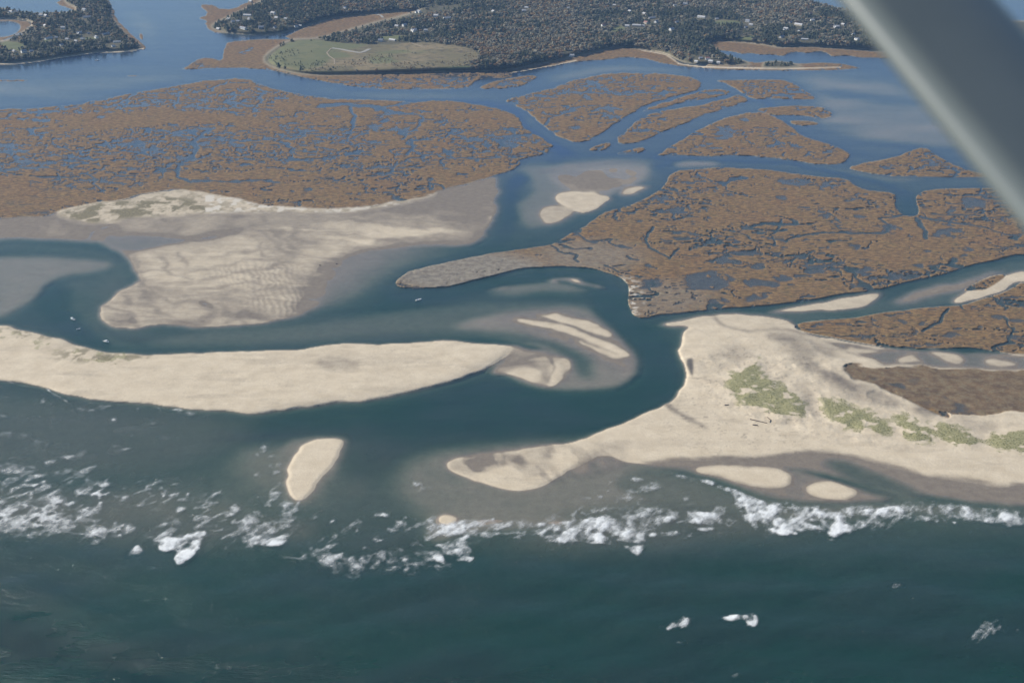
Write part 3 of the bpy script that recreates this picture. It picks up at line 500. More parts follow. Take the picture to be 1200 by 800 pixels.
# ------------------------------------------------------------------ materials
def new_mat(name):
    m = bpy.data.materials.new(name); m.use_nodes = True; m.node_tree.nodes.clear(); return m, m.node_tree.nodes, m.node_tree.links
class G:
    """tiny node-graph writer"""
    def __init__(s, name): s.m, s.n, s.l = new_mat(name)
    def node(s, t, ins=None, **kw):
        n = s.n.new(t)
        for k, v in kw.items(): setattr(n, k, v)
        for k, v in (ins or {}).items():
            if isinstance(v, bpy.types.NodeSocket): s.l.new(v, n.inputs[k])
            else: n.inputs[k].default_value = v
        return n
    def noise(s, scale, detail=4, rough=.6, vec=None, out=0):
        n = s.node('ShaderNodeTexNoise', {'Scale': scale, 'Detail': detail, 'Roughness': rough})
        if vec is not None: s.l.new(vec, n.inputs['Vector'])
        return n.outputs[out]
    def ramp(s, fac, a, b, lo=0., hi=1.):
        n = s.node('ShaderNodeMapRange', {0: fac, 1: a, 2: b, 3: lo, 4: hi}); n.clamp = True; return n.outputs[0]
    def math(s, op, a, b=0.):
        return s.node('ShaderNodeMath', {0: a, 1: b}, operation=op).outputs[0]
    def mix(s, fac, a, b):
        n = s.node('ShaderNodeMix', data_type='RGBA')
        for i, v in ((0, fac), (6, a), (7, b)):
            if isinstance(v, bpy.types.NodeSocket): s.l.new(v, n.inputs[i])
            else: n.inputs[i].default_value = v if i == 0 else (*v, 1)
        return n.outputs[2]
    def attr(s, name, out='Fac'): return s.node('ShaderNodeAttribute', attribute_name=name).outputs[out]
    def sep(s, c):
        n = s.node('ShaderNodeSeparateColor', {0: c}); return n.outputs
    def out(s, sh): s.l.new(sh, s.node('ShaderNodeOutputMaterial').inputs[0]); return s.m

g = G('ground_cover')
geo = g.node('ShaderNodeNewGeometry'); pos = geo.outputs['Position']
za = g.sep(g.attr('zone_a', 'Color')); zb = g.sep(g.attr('zone_b', 'Color')); zc = g.sep(g.attr('zone_c', 'Color'))
n_big = g.noise(.012, 3, .55, pos); n_mid = g.noise(.06, 4, .6, pos); n_fine = g.noise(.5, 4, .65, pos); n_col = g.noise(.12, 5, .7, pos)
wetv = g.math('ADD', zb[0], g.ramp(n_fine, .2, .8, -.08, .08)); wetv.node.use_clamp = True
drysand = g.mix(g.ramp(n_mid, .3, .7), (.51, .425, .305), (.62, .53, .395))
drysand = g.mix(g.ramp(n_fine, .45, .75, 0, .6), drysand, (.50, .42, .31))
wetsand = g.mix(g.ramp(n_col, .3, .7), (.155, .128, .102), (.215, .182, .142))
c = g.mix(wetv, drysand, wetsand)
# marsh
mc = g.mix(g.ramp(n_col, .35, .65), (.150, .084, .033), (.250, .146, .058))
mc = g.mix(g.ramp(n_mid, .5, .68), mc, (.175, .125, .048))
mc = g.mix(g.ramp(n_big, .52, .66, 0, .6), mc, (.20, .100, .040))
mc = g.mix(g.ramp(n_fine, .42, .64, 0, .9), mc, (.085, .062, .040))
n_g = g.noise(.22, 3, .7, g.node('ShaderNodeMapping', {'Vector': pos, 'Scale': (.55, 1, 1)}).outputs[0])
mc = g.mix(g.ramp(n_g, .48, .62, 0, .75), mc, (.265, .168, .070))
mc = g.mix(g.ramp(n_g, .50, .36, 0, .75), mc, (.088, .066, .036))
mc = g.mix(zb[2], mc, g.mix(g.ramp(n_col, .4, .6), (.16, .135, .105), (.25, .22, .17)))
m5 = g.mix(g.ramp(n_mid, .35, .62), (.115, .075, .043), (.20, .132, .068))
m5 = g.mix(g.ramp(n_col, .45, .66, 0, .8), m5, (.20, .165, .10))
m5 = g.mix(g.ramp(n_fine, .45, .7, 0, .6), m5, (.085, .06, .038))
mc = g.mix(zc[1], mc, m5)
zpos = g.node('ShaderNodeSeparateXYZ', {0: pos}).outputs[2]
bank = g.ramp(zpos, .04, .34, .9, 0)
mc = g.mix(bank, mc, (.085, .07, .055))
c = g.mix(za[0], c, mc)
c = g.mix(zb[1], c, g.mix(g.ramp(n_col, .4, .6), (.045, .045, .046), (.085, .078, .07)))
# dune grass ground, scrub tufts, shell
c = g.mix(za[1], c, g.mix(g.ramp(n_fine, .35, .65), (.19, .185, .085), (.34, .31, .17)))
c = g.mix(zc[0], c, g.mix(g.ramp(n_fine, .35, .65), (.13, .115, .065), (.24, .20, .12)))
c = g.mix(zc[2], c, (.55, .50, .42))
# upland litter and meadow
up = g.mix(g.ramp(n_col, .35, .65), (.06, .065, .035), (.13, .105, .06))
c = g.mix(za[3] if len(za) > 3 else g.attr('upland'), c, up) if False else c
upf = g.attr('upland'); mef = g.attr('meadow')
c = g.mix(upf, c, up)
md = g.mix(g.ramp(n_big, .42, .6), (.155, .13, .065), (.225, .175, .095))
md = g.mix(g.ramp(n_mid, .5, .68), md, (.095, .078, .045)); md = g.mix(g.ramp(n_fine, .55, .7, 0, .5), md, (.08, .075, .04))
md = g.mix(g.math('MULTIPLY', za[2], .8), md, (.115, .135, .055))
c = g.mix(mef, c, md)
bmp = g.node('ShaderNodeBump', {'Strength': .8, 'Distance': .35, 'Height': n_fine})
rough = g.ramp(wetv, .4, 1, .9, .38)
p = g.node('ShaderNodeBsdfPrincipled', {'Base Color': c, 'Roughness': .85, 'Normal': bmp.outputs[0], 'Specular IOR Level': .25})
MAT_GROUND = g.out(p.outputs[0])

g = G('sea_water')
geo = g.node('ShaderNodeNewGeometry'); pos = geo.outputs['Position']
d = g.attr('depth'); tb = g.attr('silt'); sea = g.attr('sea')
def tr(a):
    return g.math('EXPONENT', g.math('MULTIPLY', d, -a))
tc = g.node('ShaderNodeCombineColor', {0: tr(.80), 1: tr(.60), 2: tr(.66)}).outputs[0]
nb = g.noise(.006, 4, .6, g.node('ShaderNodeMapping', {'Vector': pos, 'Scale': (1, 1.8, 1)}).outputs[0])
body = g.mix(g.ramp(d, 1.0, 7.0), (.024, .052, .045), g.mix(g.attr('inlet'), (.0030, .0215, .0145), (.012, .042, .046)))
body = g.mix(g.ramp(nb, .42, .60, 0, .75), body, (.006, .040, .027))
body = g.mix(g.ramp(sea, 0, 1, 1, 0), body, g.mix(g.ramp(d, .4, 4.), (.024, .045, .090), (.009, .034, .125)))  # lagoon blue: sky reflection put into the body colour
body = g.mix(tb, body, (.118, .125, .096))
one_t = g.node('ShaderNodeVectorMath', {0: (1, 1, 1), 1: tc}, operation='SUBTRACT').outputs[0]
bodyc = g.node('ShaderNodeVectorMath', {0: body, 1: one_t}, operation='MULTIPLY').outputs[0]
wv = g.node('ShaderNodeMapping', {'Vector': pos, 'Scale': (.35, 1, 1), 'Rotation': (0, 0, .12)}).outputs[0]
w1 = g.noise(.30, 6, .7, wv); w2 = g.noise(.035, 3, .5, wv)
hgt = g.math('MULTIPLY', g.math('ADD', w1, g.math('MULTIPLY', w2, 3.0)), g.math('ADD', g.math('MULTIPLY', sea, .85), .10))
bm = g.node('ShaderNodeBump', {'Strength': 1., 'Distance': 1.6, 'Height': hgt}).outputs[0]
diff = g.node('ShaderNodeBsdfDiffuse', {'Color': bodyc, 'Normal': bm}).outputs[0]
trn = g.node('ShaderNodeBsdfTransparent', {'Color': tc}).outputs[0]
add = g.node('ShaderNodeAddShader', {0: diff, 1: trn}).outputs[0]
gl = g.node('ShaderNodeBsdfGlossy', {'Color': (1, 1, 1, 1), 'Roughness': .16, 'Normal': bm}).outputs[0]
cosi = g.math('ABSOLUTE', g.node('ShaderNodeVectorMath', {0: geo.outputs['Incoming'], 1: geo.outputs['Normal']}, operation='DOT_PRODUCT').outputs['Value'])
fr = g.math('ADD', .02, g.math('MULTIPLY', .98, g.math('POWER', g.math('SUBTRACT', 1.0, cosi), 5.0)))
MAT_WATER = g.out(g.node('ShaderNodeMixShader', {0: fr, 1: add, 2: gl}).outputs[0])

g = G('surf_foam')
geo = g.node('ShaderNodeNewGeometry'); pos = geo.outputs['Position']
f = g.attr('foam'); mp = g.node('ShaderNodeMapping', {'Vector': pos, 'Rotation': (0, 0, .5), 'Scale': (1.3, .6, 1)}).outputs[0]
n1 = g.noise(.8, 6, .8, mp); n2 = g.noise(.16, 4, .6, pos)
fib = g.noise(.9, 5, .75, g.node('ShaderNodeMapping', {'Vector': g.node('ShaderNodeMapping', {'Vector': pos, 'Rotation': (0, 0, -.93)}).outputs[0], 'Scale': (.22, 1.1, 1)}).outputs[0])
thrn = g.math('ADD', g.math('MULTIPLY', n1, .35), g.math('ADD', g.math('MULTIPLY', n2, .25), g.math('MULTIPLY', fib, .40)))
core = g.math('MULTIPLY', f, 1.0)
al = g.ramp(g.math('ADD', g.math('MULTIPLY', g.math('SUBTRACT', thrn, .5), 3.2), g.ramp(core, 0, 1, -.62, .72)), -.20, .75)
al = g.math('MULTIPLY', al, g.ramp(f, .05, .9, .25, .92))
df = g.node('ShaderNodeBsdfPrincipled', {'Base Color': (.80, .82, .82, 1), 'Roughness': .9, 'Normal': g.node('ShaderNodeBump', {'Strength': .6, 'Distance': .5, 'Height': n1}).outputs[0]}).outputs[0]
MAT_FOAM = g.out(g.node('ShaderNodeMixShader', {0: al, 1: g.node('ShaderNodeBsdfTransparent').outputs[0], 2: df}).outputs[0])

def simple(name, col, rough=.8, var=.25, scale=.5, metal=0., spec=.3):
    g = G(name)
    tcn = g.node('ShaderNodeTexCoord').outputs['Object']
    n = g.noise(scale, 4, .6, tcn)
    lo = tuple(x*(1-var) for x in col); hi_ = tuple(min(1, x*(1+var)) for x in col)
    c = g.mix(g.ramp(n, .3, .7), lo, hi_)
    return g.out(g.node('ShaderNodeBsdfPrincipled', {'Base Color': c, 'Roughness': rough, 'Metallic': metal, 'Specular IOR Level': spec}).outputs[0])

# ------------------------------------------------------------------ ground pieces
X3, Y3 = ground(U, V, H)
far = sstep(V, -150, -275)
CO = np.stack([X3, Y3, H], -1).reshape(-1, 3).astype(np.float32)
cls = np.zeros((NV, NU), np.int8)
cls[(H > -.02)] = 1
cls[(marsh > .5)] = 2
cls[(us_ > .5)] = 3
cls[(MEAD > .5)] = 4
def fclass(a):
    return np.maximum.reduce([a[1:, :-1], a[1:, 1:], a[:-1, 1:], a[:-1, :-1]])
fc = fclass(cls)
za_ = np.stack([np.clip(marsh, 0, 1), cover, np.clip(lawn, 0, 1), np.ones_like(H)], -1)
green = sstep(fbm(GX, GY, 90, 3, 23) + .35*sstep(-U, -470, -360), .62, .78)*MEAD
za_[..., 2] = np.maximum(za_[..., 2], green*.8)
zb_ = np.stack([wet, mud_and_shade, dry, np.ones_like(H)], -1)
zc_ = np.stack([np.clip(tuft, 0, 1)*(1-marsh), brown, np.clip(shell, 0, 1), np.ones_like(H)], -1)
attrs = {'zone_a': za_, 'zone_b': zb_, 'zone_c': zc_, 'upland': us_, 'meadow': np.maximum(MEAD, lawn)*us_}
sid = fclass(sand_id*(cls == 1))
pieces = [('sea_bed', fc == 0), ('beach', (fc == 1) & ((sid == 4) | (sid == 0))), ('sand_flat', (fc == 1) & (sid == 1)), ('sand_spit', (fc == 1) & (sid == 2)), ('sand_bar', (fc == 1) & (sid == 3)),
          ('sand_dune', (fc == 1) & (sid == 5)), ('salt_marsh', fc == 2), ('woodland_ground', fc == 3), ('meadow', fc == 4)]
for nm, fm in pieces:
    o = sheet(nm, fm, CO, MAT_GROUND, attrs)
    if o: o['kind'] = 'structure'
# water
dep = np.clip(-H, 0, 14)
wmask = fclass((blur((H < .02).astype(np.float32), 1.5, 1.5) > .001).astype(np.int8)) > 0
seaf = sstep(V, 150, 300)
silt = np.clip(.85*blur(raster([(L, 560), (0, 560), (200, 560), (320, 510), (420, 505), (480, 530), (640, 520), (800, 550), (900, 590), (1200, 600), (R, 610), (R, 625), (1200, 612), (900, 622), (760, 640), (560, 640), (440, 660), (300, 640), (200, 630), (0, 620), (L, 620)]), 30, 14)*(.35+.9*sstep(fbm(GX, GY, 130, 4, 2), .38, .65)), 0, 1)*.80
silt = np.maximum(silt, .42*blur(raster([(L, 450), (0, 460), (200, 480), (330, 500), (200, 560), (0, 560), (L, 560)]), 25, 12))
silt = np.maximum(silt, .30*blur(raster([(120, 322), (160, 325), (110, 385), (230, 392), (500, 368), (620, 372), (560, 395), (200, 408), (110, 392)]), 10, 5))
swell = (np.sin((GY*.97+GX*.10)/9.5 + fbm(GX, GY, 260, 3, 3)*14)*.6 + np.sin((GY*.8-GX*.5)/5.1+fbm(GX, GY, 150, 2, 8)*9)*.16 + (fbm(GX*.5, GY, 9, 3, 7)-.5)*.5)*sstep(V, 560, 680)
WZ = swell
WX, WY = GX, GY
WCO = np.stack([WX, WY, WZ], -1).reshape(-1, 3).astype(np.float32)
o = sheet('water', wmask, WCO, MAT_WATER, {'depth': dep, 'silt': silt, 'sea': seaf, 'inlet': sstep(V, 600, 400)}); o['kind'] = 'structure'
print('water', time.time()-T0)

# ------------------------------------------------------------------ surf
FM = np.zeros_like(H)
def fo(m, a=1.0):
    np.maximum(FM, m*a, out=FM)
tear = (fbm(GX*.8+GY*.35, GY*.5-GX*.2, 12, 4, 4)-.5)
SA = GX*.6+GY*.8; TA = GX*.8-GY*.6
tear2 = (fbm(SA*.34, TA*1.05, 9, 4, 4, .62)-.5)*1.5 + (fbm(SA*.4, TA, 3.5, 2, 14)-.5)*.7
def fb(x, y, rx, ry, a=.9, n=1.0):
    i0, i1 = np.searchsorted(us, [x-rx*2.5-6, x+rx*2.5+6]); j0, j1 = np.searchsorted(vs, [y-ry*2.5-6, y+ry*2.5+6])
    s = (slice(j0, j1), slice(i0, i1))
    vy = np.where(V[s] < y, (V[s]-y)/(ry*.95), (V[s]-y)/(ry*1.45))
    dd = np.hypot((U[s]-x-(V[s]-y)*-.45)/(rx*1.15), vy) + tear2[s]*2.6*n
    FM[s] = np.maximum(FM[s], np.clip((1.12-dd)/.95, 0, 1)*a)
def fp(p, a=.9, sf=1.0):
    m = warp(raster(p, 0), 14, 8); m = blur(m, sf, sf*.7); fo(np.clip(m*(1.0+tear2*.75), 0, 1)*(m > .02), a)
for b in ((52, 471, 8, 3, .7), (93, 478, 7, 2), (107, 480, 4, 1.2), (118, 476, 12, 2.5, .6), (150, 478, 8, 1.5, .6), (162, 479, 3, 1.2), (185, 478, 4, 1), (205, 480, 9, 1.8, .9), (225, 485, 14, 2.5, .6), (133, 491, 4, 2.5), (178, 496, 11, 2, .6), (62, 492, 5, 1.5, .6), (4, 488, 4, 1, .8), (6, 508, 7, 3, .7),
          (8, 548, 12, 6, .75), (22, 551, 13, 7, .8), (42, 559, 11, 5), (36, 546, 6, 4, .7), (60, 541, 6, 3), (82, 536, 7, 2), (96, 531, 3, 4, .7), (107, 565, 11, 4, .6), (48, 566, 8, 4, .7), (4, 565, 5, 2), (68, 553, 6, 3, .6), (84, 553, 6, 4, .6), (58, 571, 5, 2, .7), (92, 577, 4, 3), (145, 572, 3, 1.5), (158, 562, 4, 2), (140, 582, 9, 3, .6), (156, 555, 2.5, 2), (190, 578, 4, 3), (220, 579, 2, 2.5), (212, 596, 5, 5), (277, 597, 7, 5), (294, 586, 3, 2), (300, 600, 8, 4, .7), (106, 549, 3, 2, .6), (56, 520, 8, 3, .55), (68, 587, 20, 6), (100, 595, 9, 4), (14, 599, 16, 6, 1), (56, 595, 16, 7, .95),
          (10, 604, 20, 9, 1), (28, 612, 20, 12, .95), (50, 606, 18, 7, 1), (67, 617, 13, 8, .95), (110, 623, 12, 8, 1), (137, 627, 7, 1.6), (115, 611, 9, 4, .7), (135, 613, 3, 5, .7), (152, 619, 7, 6, .8), (160, 641, 7, 7, .9), (95, 608, 8, 4, .6), (180, 632, 12, 7, .6), (205, 608, 14, 6, .65), (182, 666, 5, 1.2), (182, 704, 9, .8, .5),
          (272, 602, 6, 3), (291, 611, 9, 8, .9), (296, 632, 10, 10, .8), (290, 640, 5, 5, .7), (318, 622, 14, 9, .75), (335, 614, 12, 8, .75), (302, 609, 7, 3, .8), (389, 611, 5, 4), (403, 616, 2, 1), (450, 603, 8, 2, .9), (468, 612, 9, 5, .85), (475, 606, 6, 2, .9), (457, 619, 8, 4, .6), (487, 608, 3, 1), (449, 633, 7, 4, .95), (440, 632, 3, 2), (354, 650, 5, 4, .9), (352, 637, 2.5, 1), (378, 633, 3, 4, .8),
          (370, 640, 12, 9, .62), (377, 655, 10, 10, .62), (408, 656, 9, 4, .85), (418, 663, 8, 7, .7), (398, 665, 12, 6, .55), (443, 651, 11, 6, .7), (424, 654, 3, 4, .7), (477, 666, 4, 4, .8), (475, 655, 4, 2, .9), (488, 658, 16, 7, .66), (500, 650, 14, 9, .72), (513, 652, 12, 6, .85), (515, 662, 16, 4, .55), (468, 645, 8, 5, .6), (545, 640, 14, 8, .72), (488, 635, 5, 4, .7), (560, 634, 10, 5, .6), (560, 620, 3, 1), (487, 567, 9, 3, .7), (500, 572, 14, 3, .55), (522, 575, 8, 1.5, .6),
          (310, 523, 4, 4, .8), (318, 535, 7, 4, .6), (322, 545, 8, 4, .6), (325, 553, 4, 2, .8), (304, 532, 7, 2, .6), (300, 556, 4, 3, .6), (328, 566, 5, 4, .8), (322, 580, 8, 8, .75), (335, 592, 10, 7, .75), (350, 590, 5, 5, .7), (368, 572, 4, 3, .7), (316, 592, 8, 6, .6), (392, 542, 2, 2, .6), (302, 582, 3, 2, .6),
          (785, 607, 11, 4, .95), (770, 612, 8, 5, .7), (745, 616, 14, 6, .6), (787, 624, 9, 2.6, 1), (766, 626, 6, 2.2, 1), (825, 604, 18, 7, .95), (855, 611, 12, 6, .6), (825, 619, 8, 1.6, 1), (890, 638, 4, 4, 1), (841, 595, 10, 4, .6), (805, 590, 10, 2, .5), (745, 560, 7, 5, .6), (757, 572, 12, 4, .55), (763, 554, 5, 1.5, .7), (740, 557, 6, 1, .9), (765, 572, 5, 1, .6), (706, 573, 4, 1.5, .5),
          (715, 596, 20, 3, .6), (705, 597, 8, 2, .7), (690, 583, 10, 2, .55), (735, 582, 14, 5, .5), (760, 597, 16, 4, .8), (775, 600, 18, 3, .8), (745, 604, 14, 3, .7), (690, 600, 14, 3, .6), (650, 605, 10, 2, .5),
          (783, 737, 9, 6.5, 1.0), (804, 732, 8, 8.5, 1.0), (794, 752, 6, 1.4, .95), (1051, 685, 6, 3.5, .6), (1154, 738, 13, 11, .74), (1150, 740, 7, 3, .95), (1190, 737, 8, 5.5, .85), (857, 784, 4, 7, .6), (862, 790, 5, 4, .6), (850, 779, 3, 3, .6), (820, 752, 2, 1, .5), (1072, 623, 5, 1, .9), (1118, 612, 4, 1.2, 1), (71, 754, 2, 1.4, .5),
          (975, 632, 7, 2.4, 1), (1060, 605, 6, 2.6, 1), (1085, 607, 12, 5, .75), (1100, 611, 8, 3, .8), (1135, 604, 14, 3, .9), (1160, 608, 14, 3, .8), (1190, 611, 14, 4, .8)):
    fb(*b)
for p, a in (([(190, 633), (196, 629), (218, 629), (220, 623), (243, 621), (243, 629), (238, 640), (228, 650), (216, 660), (207, 662), (204, 656), (207, 645), (192, 646), (187, 640)], .92),
             ([(285, 627), (300, 624), (318, 628), (338, 636), (332, 640), (310, 640), (290, 638)], .92), ([(510, 638), (530, 632), (556, 627), (548, 632), (545, 652), (532, 652), (520, 648)], .85), ([(505, 650), (518, 648), (521, 655), (518, 660), (506, 656)], .95),
             ([(529, 653), (540, 651), (560, 653), (553, 659), (540, 658)], 1), ([(724, 639), (754, 637), (755, 644), (748, 652), (738, 648)], 1), ([(712, 620), (756, 616), (757, 632), (750, 638), (730, 637), (722, 630)], .84), ([(670, 617), (692, 617), (712, 630), (702, 636), (690, 630)], .78),
             ([(773, 605), (794, 604), (790, 609), (780, 614)], 1), ([(805, 598), (842, 599), (840, 606), (820, 616), (806, 612)], .98), ([(843, 725), (856, 721), (868, 721), (882, 718), (888, 720), (887, 736), (874, 734), (868, 727), (852, 729)], 1),
             ([(780, 553), (800, 558), (830, 565), (860, 576), (880, 584), (900, 590), (940, 600), (975, 600), (970, 608), (930, 610), (900, 606), (880, 598), (866, 588), (840, 574), (800, 562)], .74), ([(870, 590), (900, 598), (940, 608), (960, 616), (950, 626), (925, 622), (896, 614), (885, 622), (878, 610)], .80),
             ([(960, 624), (975, 616), (1000, 612), (1021, 611), (1010, 619), (990, 625), (975, 630)], .88), ([(900, 617), (915, 618), (930, 623), (940, 628), (920, 627), (900, 622)], .95),
             ([(960, 600), (1010, 597), (1060, 592), (1100, 589), (1140, 593), (1210, 602), (1300, 606), (1300, 616), (1200, 612), (1160, 608), (1110, 604), (1060, 600), (1020, 606), (985, 612)], .72), ([(1118, 599), (1150, 606), (1180, 611), (1165, 612), (1135, 606)], .98),
             ([(495, 615), (520, 612), (545, 608), (580, 606), (640, 612), (700, 606), (760, 600), (800, 600), (790, 608), (740, 620), (700, 622), (660, 622), (600, 620), (560, 618), (530, 626), (500, 634)], .62),
             ([(560, 626), (620, 622), (640, 618), (680, 622), (700, 630), (660, 637), (640, 636), (625, 622), (590, 628)], .74), ([(600, 625), (640, 617), (668, 616), (690, 618), (730, 618), (640, 625)], .80)):
    fp(p, a)
for pts, w, a in (([(-40, 442), (0, 445), (15, 449), (30, 453), (46, 455)], 1.8, .9), ([(55, 456), (62, 461), (72, 467), (80, 473)], 3, .8), ([(330, 652), (345, 654), (367, 657)], [1, 2, 1.5], .95), ([(493, 638), (505, 644), (512, 650)], 2, .7), ([(775, 552), (830, 564), (870, 578), (905, 592), (945, 597)], 2.2, .85),
                  ([(1030, 592), (1060, 588), (1100, 587), (1140, 592), (1200, 600)], 1.6, .7), ([(510, 640), (530, 632), (557, 627)], 1.6, 1), ([(668, 617), (715, 619), (757, 616)], 1.3, .9), ([(498, 632), (520, 634), (550, 624), (590, 613), (640, 612)], 1.4, .55), ([(580, 625), (600, 625), (640, 626)], 1.2, .9), ([(600, 630), (620, 632), (625, 631)], 1.6, 1),
                  ([(720, 617), (758, 615)], 1.6, 1), ([(940, 628), (955, 626), (975, 617), (1000, 614), (1020, 612)], 1.3, .95), ([(820, 757), (850, 752), (880, 749)], .8, .28), ([(1115, 771), (1136, 769)], .9, .3), ([(700, 606), (760, 596), (790, 602)], 1.6, .7), ([(860, 583), (890, 596), (930, 606)], 1.8, .8), ([(160, 702), (188, 707)], .8, .3)):
    fo(warp(stroke(pts, w, 1.2, 1.6), 4, 2), a)
lac = sstep(fbm(SA*.5, TA, 8, 4, 2, .65), .38, .62)
for p, a in (([(495, 614), (560, 606), (640, 611), (700, 604), (760, 596), (800, 600), (800, 612), (740, 636), (690, 634), (640, 636), (560, 628), (500, 634)], .66), ([(-40, 588), (0, 584), (60, 572), (115, 598), (165, 618), (120, 628), (60, 618), (0, 628), (-40, 628)], .64),
             ([(178, 612), (205, 600), (245, 604), (246, 630), (200, 640), (180, 634)], .6), ([(285, 590), (320, 578), (352, 588), (348, 632), (300, 640), (284, 620)], .58), ([(355, 632), (400, 640), (470, 646), (520, 650), (520, 668), (400, 668), (352, 652)], .55),
             ([(840, 570), (900, 590), (1000, 594), (1100, 586), (1210, 600), (1400, 606), (1400, 618), (1200, 613), (1040, 606), (960, 628), (880, 622), (862, 596)], .66), ([(700, 560), (760, 552), (790, 580), (760, 596), (700, 600)], .48)):
    fo(blur(warp(raster(p, 1), 16, 9), 3, 2)*lac, a)
# thin streaks of spent foam among the breakers
zone = blur(raster([(L, 570), (0, 535), (120, 540), (330, 590), (480, 600), (600, 610), (700, 580), (800, 580), (900, 600), (1000, 590), (1200, 594), (R, 596), (R, 612), (1200, 614), (960, 622), (760, 630), (560, 650), (400, 664), (250, 640), (100, 625), (0, 622), (L, 622)]), 16, 8)
fil = sstep(fbm(SA*.30, TA, 11, 4, 6, .6), .55, .70)
fo(zone*fil, .48)
dn_ = sstep(fbm(GX*.8, GY, 48, 3, 13), .46, .60)
net = sstep(1-np.abs(fbm(SA*.32, TA*.9, 15, 4, 16, .6)-.5)*18, .1, .9)
fo(zone*dn_*net, .62)
spc = sstep(fbm(SA*.4, TA, 6, 3, 20, .6), .58, .70); fo(zone*dn_*spc, .62)
for pts in ([(-30, 596), (20, 590), (50, 596), (78, 606)], [(0, 612), (40, 615), (75, 622), (120, 628)], [(190, 634), (243, 628)], [(285, 628), (318, 627), (338, 634)], [(510, 618), (560, 612), (620, 614), (680, 610), (740, 612), (790, 604)], [(640, 636), (680, 634), (720, 638)], [(840, 572), (880, 590), (930, 606), (985, 612)]):
    fo(warp(stroke(pts, 2.4, 1.6, 1.6), 8, 5), .85)
zn2 = blur(raster([(L, 455), (0, 470), (60, 478), (250, 500), (160, 540), (120, 570), (0, 570), (L, 570)]), 14, 8)
fo(zn2*sstep(fbm(GX*.45+GY*.35, GY-GX*.35, 15, 4, 9), .64, .76), .36)
fine = fbm(GX*.9+GY*.3, GY*.6-GX*.15, 3.6, 3, 12, .8)-.5
FM = np.clip(FM*.95 + ((tear2*.9+fine*.8)*np.sqrt(FM)*(FM > .02)), 0, 1)
FM = blur(FM, .5, .35)
fmsk = fclass((FM > .05).astype(np.int8)) > 0
fmsk &= fclass((FM > .0).astype(np.int8)) > 0
FZ = np.maximum(swell, H) + .10 + FM*.35 + (fbm(GX, GY, 4, 2, 5))*.45*FM*sstep(FM, .5, 1)
FCO = np.stack([GX, GY, FZ], -1).reshape(-1, 3).astype(np.float32)
o = sheet('surf_foam', fmsk, FCO, MAT_FOAM, {'foam': FM}); o['kind'] = 'stuff'
o['label'] = 'white breaking surf and spent foam on the sea off the sand bars'; o['category'] = 'surf foam'
print('foam', time.time()-T0)

# ------------------------------------------------------------------ small helpers for objects
def hat(u, v):
    i = np.interp(u, us, np.arange(NU)); j = np.interp(v, vs, np.arange(NV))
    i = np.clip(np.rint(i).astype(int), 0, NU-1); j = np.clip(np.rint(j).astype(int), 0, NV-1)
    return H[j, i]
def at(u, v, water=False):
    z = 0. if water else float(max(hat(u, v), 0))
    x, y = ground(u, v, z); return float(x), float(y), z
def tag(o, label=None, cat=None, group=None, kind=None):
    if label: o['label'] = label
    if cat: o['category'] = cat
    if group: o['group'] = group
    if kind: o['kind'] = kind
    return o
def empty(name, loc, rz=0., s=1.):
    o = bpy.data.objects.new(name, None); COL.objects.link(o); o.location = loc; o.rotation_euler = (0, 0, rz); o.scale = (s, s, s); return o
class MB:
    def __init__(s): s.v = []; s.f = []
    def poly(s, pts, faces):
        b = len(s.v); s.v += [tuple(p) for p in pts]; s.f += [tuple(b+i for i in f) for f in faces]; return s
    def box(s, c, d):
        x, y, z = c; a, b, h = d[0]/2, d[1]/2, d[2]/2
        return s.poly([(x-a, y-b, z-h), (x+a, y-b, z-h), (x+a, y+b, z-h), (x-a, y+b, z-h), (x-a, y-b, z+h), (x+a, y-b, z+h), (x+a, y+b, z+h), (x-a, y+b, z+h)],
                      [(0, 3, 2, 1), (4, 5, 6, 7), (0, 1, 5, 4), (1, 2, 6, 5), (2, 3, 7, 6), (3, 0, 4, 7)])
    def loft(s, rings, cap=True):
        n = len(rings[0]); b = len(s.v)
        for r in rings: s.v += [tuple(p) for p in r]
        for k in range(len(rings)-1):
            for i in range(n):
                j = (i+1) % n; s.f.append((b+k*n+i, b+k*n+j, b+(k+1)*n+j, b+(k+1)*n+i))
        if cap: s.f.append(tuple(b+i for i in range(n))[::-1]); s.f.append(tuple(b+(len(rings)-1)*n+i for i in range(n)))
        return s
    def mesh(s, name, mat, smooth=False):
        me = bpy.data.meshes.new(name); me.from_pydata(s.v, [], s.f); me.materials.append(mat)
        if smooth: me.polygons.foreach_set('use_smooth', [True]*len(me.polygons))
        me.update(); return me
    def build(s, name, mat, parent=None, smooth=False):
        o = bpy.data.objects.new(name, s.mesh(name, mat, smooth)); COL.objects.link(o); o.parent = parent; return o

def foliage_mat(name, cols):
    g = G(name); t = g.attr('tone'); n = g.noise(.25, 3, .6, g.node('ShaderNodeNewGeometry').outputs['Position'])
    r_ = g.node('ShaderNodeValToRGB'); g.l.new(t, r_.inputs[0]); e = r_.color_ramp.elements
    while len(e) < len(cols): e.new(.5)
    for i, cc in enumerate(cols): e[i].position = i/(len(cols)-1); e[i].color = (*cc, 1)
    c = g.mix(g.ramp(n, .35, .65, 0, .4), r_.outputs[0], (.10, .10, .075))
    d = g.node('ShaderNodeBsdfDiffuse', {'Color': c}); tl = g.node('ShaderNodeBsdfTranslucent', {'Color': c})
    return g.out(g.node('ShaderNodeMixShader', {0: .35, 1: d.outputs[0], 2: tl.outputs[0]}).outputs[0])
